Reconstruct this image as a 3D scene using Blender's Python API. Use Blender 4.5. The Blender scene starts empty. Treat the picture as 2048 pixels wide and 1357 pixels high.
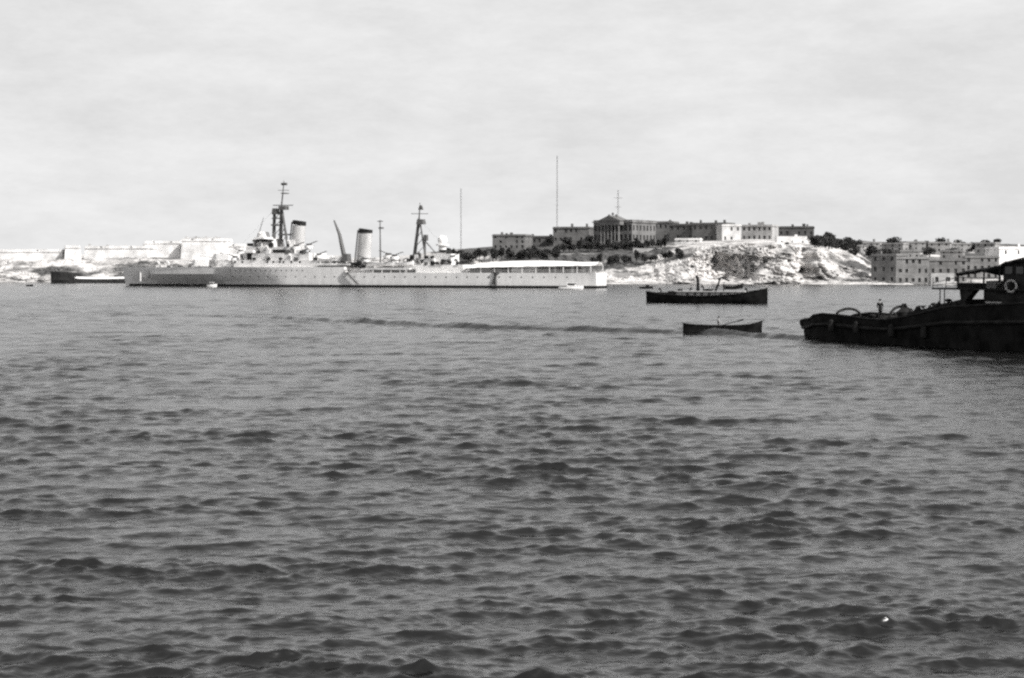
import bpy, math, random
import numpy as np
from mathutils import Vector, noise

# ------------------------------------------------------------------ camera, sky, sun, exposure
R = math.radians
SC = bpy.context.scene
COL = SC.collection
F, CX, CY, HOR, CAMH = 3400.0, 1024.0, 678.5, 535.0, 7.0       # measured on the 2048 x 1357 photograph
PITCH = math.atan((CY - HOR) / F)
cp, sp = math.cos(PITCH), math.sin(PITCH)

cam_d = bpy.data.cameras.new('camera')
cam_d.sensor_width = 36.0
cam_d.lens = 36.0 * F / 2048.0
cam_d.clip_start, cam_d.clip_end = 0.5, 12000
cam = bpy.data.objects.new('camera', cam_d)
cam.location = (0, 0, CAMH)
cam.rotation_euler = (math.pi / 2 - PITCH, 0, 0)
COL.objects.link(cam)
SC.camera = cam

SUN_AZ, SUN_EL = 129.0, 40.0            # clockwise from the view direction, degrees
wd = bpy.data.worlds.new('World')
SC.world = wd
wd.use_nodes = True
nt = wd.node_tree
bg = nt.nodes['Background']
sky = nt.nodes.new('ShaderNodeTexSky')
sky.sky_type = 'NISHITA'
sky.sun_disc = False
sky.sun_elevation = R(SUN_EL)
sky.sun_rotation = R(SUN_AZ)
sky.air_density, sky.dust_density, sky.ozone_density = 1.0, 3.0, 1.0
bw = nt.nodes.new('ShaderNodeRGBToBW')
nt.links.new(sky.outputs[0], bw.inputs[0])
tc = nt.nodes.new('ShaderNodeTexCoord')
mp = nt.nodes.new('ShaderNodeMapping')
mp.inputs['Scale'].default_value = (1.0, 1.0, 3.2)
cn = nt.nodes.new('ShaderNodeTexNoise')
cn.inputs['Scale'].default_value = 3.4
cn.inputs['Detail'].default_value = 9
cn.inputs['Roughness'].default_value = 0.62
nt.links.new(tc.outputs['Generated'], mp.inputs[0])
nt.links.new(mp.outputs[0], cn.inputs['Vector'])
cr = nt.nodes.new('ShaderNodeMapRange')
cr.inputs['From Min'].default_value, cr.inputs['From Max'].default_value = 0.36, 0.72
cr.inputs['To Min'].default_value, cr.inputs['To Max'].default_value = 0.40, 0.85
nt.links.new(cn.outputs[0], cr.inputs[0])
sx = nt.nodes.new('ShaderNodeSeparateXYZ')              # the veil is seen through more air towards the horizon
nt.links.new(tc.outputs['Generated'], sx.inputs[0])
def wmath(op, a, b=None):
    n_ = nt.nodes.new('ShaderNodeMath'); n_.operation = op
    for i_, q_ in enumerate((a, b)):
        if q_ is None: continue
        if isinstance(q_, (int, float)): n_.inputs[i_].default_value = q_
        else: nt.links.new(q_, n_.inputs[i_])
    return n_.outputs[0]
el = wmath('MAXIMUM', sx.outputs[2], 0.03)
veil = wmath('SUBTRACT', 1.0, wmath('POWER', 2.718, wmath('MULTIPLY', wmath('DIVIDE', cr.outputs[0], el), -1.0)))
mx = nt.nodes.new('ShaderNodeMix')
mx.data_type = 'RGBA'
nt.links.new(veil, mx.inputs[0])
nt.links.new(bw.outputs[0], mx.inputs[6])
cb = nt.nodes.new('ShaderNodeTexNoise')                 # brighter and duller patches of cloud
cb.inputs['Scale'].default_value = 6.0
cb.inputs['Detail'].default_value = 12
cb.inputs['Roughness'].default_value = 0.72
nt.links.new(mp.outputs[0], cb.inputs['Vector'])
cbr = nt.nodes.new('ShaderNodeMapRange')
cbr.inputs['From Min'].default_value, cbr.inputs['From Max'].default_value = 0.36, 0.66
cbr.inputs['To Min'].default_value, cbr.inputs['To Max'].default_value = 5.8, 7.1
nt.links.new(cb.outputs[0], cbr.inputs[0])
nt.links.new(cbr.outputs[0], mx.inputs[7])
nt.links.new(mx.outputs[2], bg.inputs[0])
bg.inputs[1].default_value = 0.1

sun_d = bpy.data.lights.new('sun', 'SUN')
sun_d.energy = 4.6
sun_d.angle = R(0.6)
sun_d.color = (1.0, 0.985, 0.96)
sun = bpy.data.objects.new('sun', sun_d)
sdir = Vector((math.sin(R(SUN_AZ)) * math.cos(R(SUN_EL)), math.cos(R(SUN_AZ)) * math.cos(R(SUN_EL)), math.sin(R(SUN_EL))))
sun.rotation_euler = sdir.to_track_quat('Z', 'Y').to_euler()
sun.location = (60, -60, 90)
COL.objects.link(sun)

vs = SC.view_settings
vs.view_transform, vs.look, vs.exposure, vs.gamma = 'Standard', 'None', 0.32, 1.0
vs.use_curve_mapping = False
SC.cycles.use_denoising = False
SC.cycles.max_bounces = 5
SC.cycles.sample_clamp_direct = 1.5
SC.cycles.use_adaptive_sampling = True
SC.cycles.adaptive_threshold = 0.035
SC.cycles.adaptive_min_samples = 20
SC.cycles.pixel_filter_type = 'BLACKMAN_HARRIS'
SC.cycles.filter_width = 2.4            # a soft old lens

# ------------------------------------------------------------------ helpers
rng = random.Random(7)

def ray(px, py):
    a, b = (px - CX) / F, (CY - py) / F
    return Vector((a, cp + b * sp, -sp + b * cp))

KD = F / 2600.0                          # distances below were laid out for a 2600 px focal length
def at(px, py, Y):
    return at_real(px, py, Y * KD)

def at_real(px, py, Y):
    d = ray(px, py)
    t = Y / d.y
    return Vector((d.x * t, Y, CAMH + d.z * t))

def sea_pt(px, py):
    d = ray(px, py)
    t = -CAMH / d.z
    return Vector((d.x * t, d.y * t, 0))

class Frame:
    """origin and heading of a thing on the ground plan; x along it, y away from the viewer's side, z up"""
    def __init__(self, o, u):
        self.o = Vector((o[0], o[1], o[2] if len(o) > 2 else 0))
        u = Vector((u[0], u[1], 0)).normalized()
        self.u, self.v = u, Vector((-u.y, u.x, 0))
        self.rz = math.atan2(u.y, u.x)
    def L(self, px, py, y=0.0):
        k, Z = (px - CX) / F, 0.0
        for _ in range(6):
            # a = X / (Y cp - (Z-h) sp)
            bx, by = self.o.x + y * self.v.x, self.o.y + y * self.v.y
            s = (k * (by * cp - (Z - CAMH) * sp) - bx) / (self.u.x - k * self.u.y * cp)
            Y = by + s * self.u.y
            Z = at_real(px, py, Y).z
        return s, Z - self.o.z

def grey(v):
    return (v, v * 0.985, v * 0.975, 1)

MATS = {}
def mat(name, v, rough=0.7, var=0.0, scale=1.0, bump=0.0, v2=None, stretch=(1, 1, 1), detail=5, lo=0.35, hi=0.65, spec=0.3):
    if name in MATS:
        return MATS[name]
    m = bpy.data.materials.new(name)
    m.use_nodes = True
    t = m.node_tree
    p = t.nodes['Principled BSDF']
    p.inputs['Roughness'].default_value = rough
    p.inputs['Specular IOR Level'].default_value = spec
    p.inputs['Base Color'].default_value = grey(v)
    if var or bump or v2 is not None:
        c = t.nodes.new('ShaderNodeTexCoord')
        mpn = t.nodes.new('ShaderNodeMapping')
        mpn.inputs['Scale'].default_value = stretch
        n = t.nodes.new('ShaderNodeTexNoise')
        n.inputs['Scale'].default_value = scale
        n.inputs['Detail'].default_value = detail
        n.inputs['Roughness'].default_value = 0.6
        t.links.new(c.outputs['Object'], mpn.inputs[0])
        t.links.new(mpn.outputs[0], n.inputs['Vector'])
        r = t.nodes.new('ShaderNodeValToRGB')
        r.color_ramp.elements[0].position, r.color_ramp.elements[1].position = lo, hi
        a = v * (1 - var)
        b = v * (1 + var) if v2 is None else v2
        r.color_ramp.elements[0].color, r.color_ramp.elements[1].color = grey(a), grey(b)
        t.links.new(n.outputs[0], r.inputs[0])
        t.links.new(r.outputs[0], p.inputs['Base Color'])
        if bump:
            bn = t.nodes.new('ShaderNodeBump')
            bn.inputs['Strength'].default_value = bump
            bn.inputs['Distance'].default_value = 0.3
            t.links.new(n.outputs[0], bn.inputs['Height'])
            t.links.new(bn.outputs[0], p.inputs['Normal'])
    MATS[name] = m
    return m

class MB:
    def __init__(self):
        self.v, self.f = [], []
    def quad(self, *pts):
        n = len(self.v)
        self.v += [tuple(p) for p in pts]
        self.f.append(tuple(range(n, n + len(pts))))
        return self
    def box(self, x0, x1, y0, y1, z0, z1, tx=0.0, ty=0.0):
        n = len(self.v)
        self.v += [(x0, y0, z0), (x1, y0, z0), (x1, y1, z0), (x0, y1, z0),
                   (x0 + tx, y0 + ty, z1), (x1 - tx, y0 + ty, z1), (x1 - tx, y1 - ty, z1), (x0 + tx, y1 - ty, z1)]
        for q in ((0, 3, 2, 1), (4, 5, 6, 7), (0, 1, 5, 4), (1, 2, 6, 5), (2, 3, 7, 6), (3, 0, 4, 7)):
            self.f.append(tuple(n + i for i in q))
        return self
    def loft(self, rings, closed=True, caps=True):
        n, m = len(self.v), len(rings[0])
        for r in rings:
            self.v += [tuple(p) for p in r]
        for i in range(len(rings) - 1):
            for j in range(m if closed else m - 1):
                a, b = n + i * m + j, n + i * m + (j + 1) % m
                self.f.append((a, b, b + m, a + m))
        if caps:
            self.f.append(tuple(n + j for j in reversed(range(m))))
            e = n + (len(rings) - 1) * m
            self.f.append(tuple(e + j for j in range(m)))
        return self
    def tube(self, pts, rad, n=8):
        pts = [Vector(p) for p in pts]
        rads = rad if isinstance(rad, (list, tuple)) else [rad] * len(pts)
        rings = []
        for i, p in enumerate(pts):
            d = (pts[min(i + 1, len(pts) - 1)] - pts[max(i - 1, 0)]).normalized()
            a = d.cross(Vector((0, 0, 1)) if abs(d.z) < 0.95 else Vector((1, 0, 0))).normalized()
            b = d.cross(a)
            rings.append([p + rads[i] * (math.cos(2 * math.pi * k / n) * a + math.sin(2 * math.pi * k / n) * b) for k in range(n)])
        return self.loft(rings)
    def lathe(self, c, prof, n=16, sx=1.0, sy=1.0):
        rings = [[(c[0] + r * sx * math.cos(2 * math.pi * k / n), c[1] + r * sy * math.sin(2 * math.pi * k / n), c[2] + z) for k in range(n)] for r, z in prof]
        return self.loft(rings)
    def prism(self, poly, y0, y1):                       # poly in the x-z plane
        return self.loft([[(x, y0, z) for x, z in poly], [(x, y1, z) for x, z in poly]])
    def build(self, name, m, parent=None, loc=None, smooth=False):
        me = bpy.data.meshes.new(name)
        me.from_pydata(self.v, [], self.f)
        me.materials.append(m)
        if smooth:
            me.polygons.foreach_set('use_smooth', [True] * len(me.polygons))
            me.set_sharp_from_angle(angle=R(38))
        me.update()
        o = bpy.data.objects.new(name, me)
        COL.objects.link(o)
        if parent:
            o.parent = parent
        if loc is not None:
            o.location = loc
        return o

def tag(o, label, cat, group=None):
    o['label'], o['category'] = label, cat
    if group:
        o['group'] = group
    return o

def thing(name, loc, rz, label, cat, group=None):
    o = bpy.data.objects.new(name, None)
    o.empty_display_size = 1.0
    o.location = loc
    o.rotation_euler = (0, 0, rz)
    COL.objects.link(o)
    return tag(o, label, cat, group)

def copy_tree(o, parent=None):
    c = o.copy()
    COL.objects.link(c)
    c.parent = parent
    for ch in list(o.children):
        copy_tree(ch, c)
    return c

def share(o, name, parent, loc, rot=None, sc=None):        # another piece with the same mesh
    c = bpy.data.objects.new(name, o.data)
    COL.objects.link(c)
    c.parent = parent
    c.location = loc
    if rot:
        c.rotation_euler = rot
    if sc:
        c.scale = sc
    return c

# ------------------------------------------------------------------ materials
M_HULL = mat('light_grey_ship_paint', 0.70, 0.6, 0.13, 0.5, stretch=(1.0, 1.0, 0.18), lo=.3, hi=.7)
M_UPPER = mat('pale_upperworks_paint', 0.66, 0.6, 0.15, 0.5)
M_WHITE = mat('white_canvas', 0.82, 0.8, 0.04, 0.6, 0.15)
M_BOOT = mat('black_boot_topping', 0.008, 0.5)
M_FCAP = mat('black_funnel_paint', 0.014, 0.6)
M_MAST = mat('dark_mast_paint', 0.10, 0.6)
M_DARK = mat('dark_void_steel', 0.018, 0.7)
M_DECK = mat('weathered_teak_deck', 0.30, 0.8, 0.1, 0.8)
M_BLACK = mat('black_tarred_hull', 0.010, 0.7, 0.6, 0.8, spec=0.05)
M_BLACK2 = mat('dark_work_paint', 0.020, 0.7, 0.5, 1.2, spec=0.05)
M_BUFF = mat('faded_light_paint', 0.36, 0.7, 0.12, 0.9)
M_GLASS = mat('dark_window_glass', 0.02, 0.15, spec=0.5)
M_RING = mat('worn_white_lifebuoy_canvas', 0.33, 0.8, 0.25, 3)
M_SKIN = mat('skin', 0.28, 0.6)
M_CLOTH = mat('dark_clothing', 0.012, 0.9)
M_SHIRT = mat('grey_shirt', 0.25, 0.9)
M_LEAF = mat('dark_foliage', 0.035, 0.8, 0.45, 0.35)
M_BARK = mat('tree_bark', 0.08, 0.9)
M_SCRUB = mat('scrub_foliage', 0.06, 0.9, 0.4, 0.5)

# ------------------------------------------------------------------ sea
def build_sea():
    K = 0.0029
    r_in = list(np.linspace(0.5, 19.0, 8)[:-1])
    r = [19.0]
    while r[-1] < 960:
        r.append(r[-1] * (1 + K))
    r_out = [980, 1050, 1150, 1350, 1800, 2600, 4000, 7000]
    rad = np.array(r_in + r + r_out)
    half, NF = R(22), 620
    front = np.linspace(-half, half, NF)
    back = np.linspace(half, 2 * math.pi - half, 62)[1:-1]
    ang = np.concatenate([front, back])
    nr, na = len(rad), len(ang)
    RR, AA = np.meshgrid(rad, ang, indexing='ij')
    X = (RR * np.sin(AA)).astype(np.float64)
    Y = (RR * np.cos(AA)).astype(np.float64)
    d = np.maximum(RR * K, 0.05)
    d = np.where(RR > 960, 60.0, np.where(RR < 18.9, 2.6, d))
    d[:, NF:] = np.maximum(d[:, NF:], RR[:, NF:] * 0.09)
    g = np.random.default_rng(11)
    N = 150
    lam = np.exp(g.uniform(math.log(0.30), math.log(9.0), N))
    th = g.normal(0.06, 0.42, N) + np.where(g.uniform(0, 1, N) < 0.15, g.choice([-0.8, 0.8], N), 0)
    w = np.exp(-(np.log(lam / 0.95)) ** 2 / (2 * 0.85 ** 2)) + 0.17
    slope = w * g.uniform(0.5, 1.3, N)
    slope *= 0.165 / math.sqrt((slope ** 2 / 2).sum())
    # short wind chop running every which way on top of the waves
    NS = 60
    ls = np.exp(g.uniform(math.log(0.22), math.log(0.8), NS))
    ss = g.uniform(0.5, 1.3, NS)
    ss *= 0.125 / math.sqrt((ss ** 2 / 2).sum())
    lam = np.concatenate([lam, ls]); th = np.concatenate([th, g.normal(0.0, 0.85, NS)]); slope = np.concatenate([slope, ss]); N += NS
    DZ = np.zeros_like(X); DX = np.zeros_like(X); DY = np.zeros_like(X)
    # gusts: broad patches where the chop is stronger or weaker
    gust = np.ones_like(X)
    for i in range(7):
        kx, ky = g.normal(0, 2 * math.pi / 38), g.normal(0, 2 * math.pi / 16)
        gust += 0.13 * np.sin(kx * X + ky * Y + g.uniform(0, 6.28))
    gust = np.clip(gust, 0.4, 1.35)
    for i in range(N):
        k = 2 * math.pi / lam[i]
        dx, dy = math.sin(th[i]), -math.cos(th[i])
        fac = np.clip((lam[i] / d - 1.5) / 1.8, 0, 1)
        fac = fac * fac * (3 - 2 * fac)
        ph = k * (dx * X + dy * Y) + g.uniform(0, 6.28)
        a = slope[i] / k
        aa = a * fac * (gust if lam[i] < 6 else 1.0)
        DZ += aa * np.cos(ph)
        q = 0.75 * aa
        s = np.sin(ph)
        DX -= q * dx * s
        DY -= q * dy * s
    # real chop has flat troughs and peaked crests
    sg = DZ[(RR > 25) & (RR < 60)].std()
    DZ = sg * (0.98 / 0.14) * (np.exp(0.14 * DZ / sg) - 1.0)
    DY -= 0.5 * np.where(RR < 400, DZ, 0) - 0.0
    # old wake: a long low ridge crossing the harbour
    wp = [sea_pt(*p) for p in ((150, 628), (400, 632), (560, 637), (700, 645), (900, 655), (1150, 662), (1380, 667), (1480, 672), (1640, 681))]
    wx, wy = [p.x for p in wp], [p.y for p in wp]
    yp = np.interp(X, wx, wy) + 0.5 * np.sin(X * 0.31) + 0.3 * np.sin(X * 0.9 + 1)
    env = np.interp(X, [wx[0], wx[2], wx[3], wx[-2], wx[-1]], [0.25, 0.5, 1, 1.0, 0.8]) * ((X > wx[0]) & (X < wx[-1]))
    env = env * (0.8 + 0.3 * np.sin(X * 0.23) * np.sin(X * 0.71 + 2))
    dd = Y - yp
    DZ += env * (0.58 * np.exp(-(dd / 1.1) ** 2) - 0.16 * np.exp(-((dd + 3.2) / 1.6) ** 2) + 0.12 * np.exp(-((dd + 6.5) / 1.3) ** 2))
    P = np.stack([X + DX, Y + DY, DZ], -1).reshape(-1, 3)
    P = np.concatenate([P, [[0, 0, 0]]])
    I = np.arange(nr * na).reshape(nr, na)
    a = I[:-1, :]; b = I[1:, :]
    a2 = np.roll(a, -1, 1); b2 = np.roll(b, -1, 1)
    Q = np.stack([a, a2, b2, b], -1).reshape(-1, 4)
    c = nr * na
    T = np.stack([np.full(na, c), np.roll(I[0], -1), I[0]], -1)
    me = bpy.data.meshes.new('sea')
    me.vertices.add(len(P)); me.vertices.foreach_set('co', P.astype(np.float32).ravel())
    nl = Q.size + T.size
    me.loops.add(nl); me.loops.foreach_set('vertex_index', np.concatenate([Q.ravel(), T.ravel()]).astype(np.int32))
    me.polygons.add(len(Q) + len(T))
    st = np.concatenate([np.arange(len(Q)) * 4, Q.size + np.arange(len(T)) * 3]).astype(np.int32)
    me.polygons.foreach_set('loop_start', st)
    me.polygons.foreach_set('use_smooth', np.ones(len(st), bool))
    me.update(calc_edges=True)
    me.validate()
    me.flip_normals()
    m = bpy.data.materials.new('harbour_water')
    m.use_nodes = True
    t = m.node_tree
    p = t.nodes['Principled BSDF']
    p.inputs['Base Color'].default_value = (0.009, 0.009, 0.009, 1)
    p.inputs['Roughness'].default_value = 0.17
    p.inputs['IOR'].default_value = 1.43
    co = t.nodes.new('ShaderNodeTexCoord')
    mpn = t.nodes.new('ShaderNodeMapping')
    mpn.inputs['Scale'].default_value = (0.75, 1.25, 1.0)
    t.links.new(co.outputs['Object'], mpn.inputs[0])
    last = None
    for sc, dist, det in ((0.45, 0.20, 4), (1.3, 0.06, 4), (5.0, 0.010, 3)):
        n = t.nodes.new('ShaderNodeTexNoise')
        n.inputs['Scale'].default_value = sc
        n.inputs['Detail'].default_value = det
        n.inputs['Roughness'].default_value = 0.55
        n.inputs['Distortion'].default_value = 0.4
        t.links.new(mpn.outputs[0], n.inputs['Vector'])
        bn = t.nodes.new('ShaderNodeBump')
        bn.inputs['Strength'].default_value = 1.0
        bn.inputs['Distance'].default_value = dist
        t.links.new(n.outputs[0], bn.inputs['Height'])
        if last:
            t.links.new(last.outputs[0], bn.inputs['Normal'])
        last = bn
    t.links.new(last.outputs[0], p.inputs['Normal'])
    me.materials.append(m)
    o = bpy.data.objects.new('sea', me)
    o['kind'] = 'structure'
    COL.objects.link(o)
build_sea()

# ------------------------------------------------------------------ shore and headland terrain
SHORE = [   # photograph column, then (distance, row) from the water up and back
    (-420, [(610, 565.0), (618, 556), (632, 545), (648, 524), (690, 517), (850, 514)]),
    (-100, [(610, 565.0), (616, 556), (628, 545), (646, 522), (690, 516), (850, 513)]),
    (20,   [(606, 565.2), (612, 554), (624, 540), (642, 520), (690, 514), (850, 512)]),
    (120,  [(600, 565.5), (608, 556), (622, 542), (640, 521), (690, 514), (850, 512)]),
    (200,  [(600, 565.5), (609, 554), (626, 536), (642, 522), (690, 514), (850, 510)]),
    (300,  [(602, 565.3), (610, 553), (628, 535), (644, 520), (690, 512), (850, 509)]),
    (460,  [(606, 565.2), (614, 554), (630, 540), (648, 526), (690, 518), (850, 513)]),
    (640,  [(610, 565.0), (620, 556), (640, 545), (660, 535), (700, 528), (850, 524)]),
    (820,  [(590, 566.0), (600, 556), (622, 545), (645, 528), (690, 516), (850, 510)]),
    (900,  [(570, 567.0), (582, 556), (604, 535), (628, 514), (690, 502), (850, 500)]),
    (985,  [(556, 568.0), (568, 556), (590, 532), (612, 512), (650, 499), (850, 494)]),
    (1100, [(548, 568.4), (560, 556), (585, 530), (606, 508), (650, 491), (850, 486)]),
    (1200, [(545, 568.6), (556, 558), (580, 532), (604, 508), (650, 488), (850, 478)]),
    (1300, [(543, 568.8), (553, 557), (575, 530), (600, 505), (650, 484), (850, 472)]),
    (1380, [(541, 568.8), (548, 557), (556, 526), (568, 497), (650, 482), (850, 470)]),
    (1460, [(540, 569.0), (546, 557), (550, 523), (554, 490), (640, 481), (850, 470)]),
    (1560, [(538, 569.2), (544, 556), (548, 521), (552, 489), (640, 478), (850, 470)]),
    (1630, [(534, 569.6), (541, 557), (546, 525), (552, 496), (640, 480), (850, 472)]),
    (1700, [(530, 570.0), (541, 560), (558, 540), (590, 512), (660, 492), (850, 482)]),
    (1780, [(524, 570.0), (534, 566), (560, 560), (620, 530), (720, 500), (880, 484)]),
    (1900, [(516, 570.5), (526, 568), (560, 562), (620, 536), (720, 504), (880, 486)]),
    (2080, [(510, 571.0), (520, 568), (560, 560), (620, 536), (720, 506), (880, 490)]),
    (2500, [(510, 571.0), (520, 568), (560, 560), (620, 536), (720, 508), (880, 492)]),
]
def shore_profile(px, t):
    cols = [c[0] for c in SHORE]
    i = max(0, min(len(cols) - 2, int(np.searchsorted(cols, px)) - 1))
    f = (px - cols[i]) / (cols[i + 1] - cols[i])
    f = min(1, max(0, f))
    n = len(SHORE[i][1])
    u = min(t, 0.9999) * (n - 1)
    j = int(u); g = u - j
    def pt(c):
        a, b = SHORE[c][1][j], SHORE[c][1][j + 1]
        return a[0] + (b[0] - a[0]) * g, a[1] + (b[1] - a[1]) * g
    (y0, r0), (y1, r1) = pt(i), pt(i + 1)
    return y0 + (y1 - y0) * f, r0 + (r1 - r0) * f

def build_shore():
    nc, nr_ = 900, 96
    pxs = np.linspace(-420, 2500, nc)
    verts, veg = [], []
    for px in pxs:
        colv = []
        for j in range(nr_):
            t = (j / (nr_ - 1)) ** 1.0
            # spend most rows on the cliff
            t = t * 1.25 if t < 0.64 else 0.8 + (t - 0.64) / 0.36 * 0.2
            Y, row = shore_profile(px, min(t, 0.9999))
            p = at(px, row, Y)
            steep = 1.0 if t < 0.62 else max(0.0, 1 - (t - 0.62) / 0.12)
            q = Vector((p.x * 0.055, p.y * 0.02, p.z * 0.04))
            n1 = noise.fractal(q, 0.9, 2.1, 5) 
            q2 = Vector((p.x * 0.16, p.y * 0.1, p.z * 0.34 + 9))
            n2 = noise.fractal(q2, 0.8, 2.2, 4)
            ledge = noise.noise(Vector((p.x * 0.03, 3.3, p.z * 0.55)))
            low = min(1, t * 9)
            vd = noise.voronoi(Vector((p.x * 0.075 + 2 * n2, p.y * 0.04, p.z * 0.11)))[0]
            crack = max(0.0, 0.22 - (vd[1] - vd[0])) / 0.22
            sv = 3.2 * noise.fractal(Vector((p.x * 0.05, 7.7, p.z * 0.022)), 0.9, 2.0, 2) + 0.9 * noise.noise(Vector((p.x * 0.02, 1.1, p.z * 0.11)))
            fl = math.floor(sv); fr_ = sv - fl
            step = fl + min(1.0, max(0.0, (fr_ - 0.38) / 0.24))          # flat faces broken by sharp vertical arrises
            p.y += steep * (4.0 * n1 + 1.5 * n2 + 1.2 * ledge + 2.2 * crack + 4.2 * step) * low
            p.x += steep * 1.6 * noise.noise(q2 + Vector((5, 5, 5))) * low
            p.z += (0.9 * n2 * steep + 0.6 * n1) * low
            # hollows in the cliff: a tall niche under the white wall and a slanting gully
            if steep > 0:
                p.y += steep * 9 * math.exp(-((px - 1609) / 13) ** 2) * (1 if 488 < row < 548 else 0.2)
                gl = 1522 + (535 - row) * 0.9
                p.y += steep * 3 * math.exp(-((px - gl) / 14) ** 2) * (1 if 516 < row < 546 else 0.1)
            if j == 0:
                p.z = -1.5
            elif t * 9 < 1:
                p.z = max(p.z, -0.5)
            # how much dark scrub grows here
            band = 0.0
            sc = noise.fractal(Vector((p.x * 0.035, p.y * 0.035, p.z * 0.10)), 0.8, 2.0, 5)
            if 860 < px < 1420:
                edge = min(1, (px - 860) / 60) * min(1, (1420 - px) / 160)
                band = 0.95 * edge * (1 if row < 548 - max(0, px - 1180) * 0.16 else 0.1)
            elif px >= 1655:
                band = 0.52 * min(1, (px - 1655) / 60) * (1 if row < 556 else 0.35)
            elif px < 700:
                band = 0.31 if 515 < row < 562 else 0.08
            else:
                band = -0.4
            if t > 0.8 and px > 860:
                band = max(band, 0.72)
            veg.append(min(1, max(0, (band - 0.48 + 0.75 * sc) * 4.0 + 0.5)))
            colv.append(p)
        verts += colv
    faces = []
    for i in range(nc - 1):
        for j in range(nr_ - 1):
            a = i * nr_ + j
            faces.append((a, a + nr_, a + nr_ + 1, a + 1))
    me = bpy.data.meshes.new('headland')
    me.from_pydata([tuple(v) for v in verts], [], faces)
    at_ = me.attributes.new('scrub', 'FLOAT', 'POINT')
    at_.data.foreach_set('value', np.array(veg, dtype=np.float32))
    m = bpy.data.materials.new('limestone_and_scrub')
    m.use_nodes = True
    t = m.node_tree
    p = t.nodes['Principled BSDF']
    p.inputs['Roughness'].default_value = 0.9
    p.inputs['Specular IOR Level'].default_value = 0.1
    c = t.nodes.new('ShaderNodeTexCoord')
    n = t.nodes.new('ShaderNodeTexNoise')
    n.inputs['Scale'].default_value = 0.085; n.inputs['Detail'].default_value = 6; n.inputs['Roughness'].default_value = 0.6
    t.links.new(c.outputs['Object'], n.inputs['Vector'])
    r = t.nodes.new('ShaderNodeValToRGB')
    r.color_ramp.elements[0].position, r.color_ramp.elements[1].position = 0.38, 0.54
    r.color_ramp.elements[0].color, r.color_ramp.elements[1].color = grey(0.24), grey(0.60)
    t.links.new(n.outputs[0], r.inputs[0])
    ms = t.nodes.new('ShaderNodeMapping'); ms.inputs['Scale'].default_value = (0.05, 0.05, 0.9); ms.inputs['Rotation'].default_value = (0.05, 0.1, 0)
    ns = t.nodes.new('ShaderNodeTexNoise'); ns.inputs['Scale'].default_value = 1.0; ns.inputs['Detail'].default_value = 6; ns.inputs['Distortion'].default_value = 0.6
    t.links.new(c.outputs['Object'], ms.inputs[0]); t.links.new(ms.outputs[0], ns.inputs['Vector'])
    rs = t.nodes.new('ShaderNodeValToRGB')
    rs.color_ramp.elements[0].position, rs.color_ramp.elements[1].position = 0.38, 0.50
    rs.color_ramp.elements[0].color, rs.color_ramp.elements[1].color = grey(0.72), grey(1.0)
    t.links.new(ns.outputs[0], rs.inputs[0])
    mul = t.nodes.new('ShaderNodeMix'); mul.data_type = 'RGBA'; mul.blend_type = 'MULTIPLY'; mul.inputs[0].default_value = 1.0
    t.links.new(r.outputs[0], mul.inputs[6]); t.links.new(rs.outputs[0], mul.inputs[7])
    n2 = t.nodes.new('ShaderNodeTexNoise')
    n2.inputs['Scale'].default_value = 0.5; n2.inputs['Detail'].default_value = 4
    t.links.new(c.outputs['Object'], n2.inputs['Vector'])
    r2 = t.nodes.new('ShaderNodeValToRGB')
    r2.color_ramp.elements[0].position, r2.color_ramp.elements[1].position = 0.35, 0.68
    r2.color_ramp.elements[0].color, r2.color_ramp.elements[1].color = grey(0.045), grey(0.13)
    t.links.new(n2.outputs[0], r2.inputs[0])
    av = t.nodes.new('ShaderNodeAttribute'); av.attribute_name = 'scrub'
    mxn = t.nodes.new('ShaderNodeMix'); mxn.data_type = 'RGBA'
    t.links.new(av.outputs['Fac'], mxn.inputs[0]); t.links.new(mul.outputs[2], mxn.inputs[6]); t.links.new(r2.outputs[0], mxn.inputs[7])
    t.links.new(mxn.outputs[2], p.inputs['Base Color'])
    bn = t.nodes.new('ShaderNodeBump'); bn.inputs['Strength'].default_value = 0.8; bn.inputs['Distance'].default_value = 1.2
    t.links.new(n.outputs[0], bn.inputs['Height']); t.links.new(bn.outputs[0], p.inputs['Normal'])
    me.materials.append(m)
    o = bpy.data.objects.new('headland', me)
    o['kind'] = 'structure'
    COL.objects.link(o)
build_shore()

# ------------------------------------------------------------------ buildings
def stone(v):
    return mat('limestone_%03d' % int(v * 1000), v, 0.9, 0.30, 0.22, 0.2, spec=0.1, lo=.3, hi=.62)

PANES = {}
def pane(w, h, parent, loc, rot=None):
    key = (round(w, 1), round(h, 1))
    if key not in PANES:
        mb = MB().box(-w / 2, w / 2, 0, 0.06, -h / 2, h / 2)
        o = mb.build('window', mat('weathered_shutter', 0.055, 0.7), parent, loc)
        PANES[key] = o
    else:
        o = share(PANES[key], 'window', parent, loc)
    if rot:
        o.rotation_euler = rot
    return o

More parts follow.
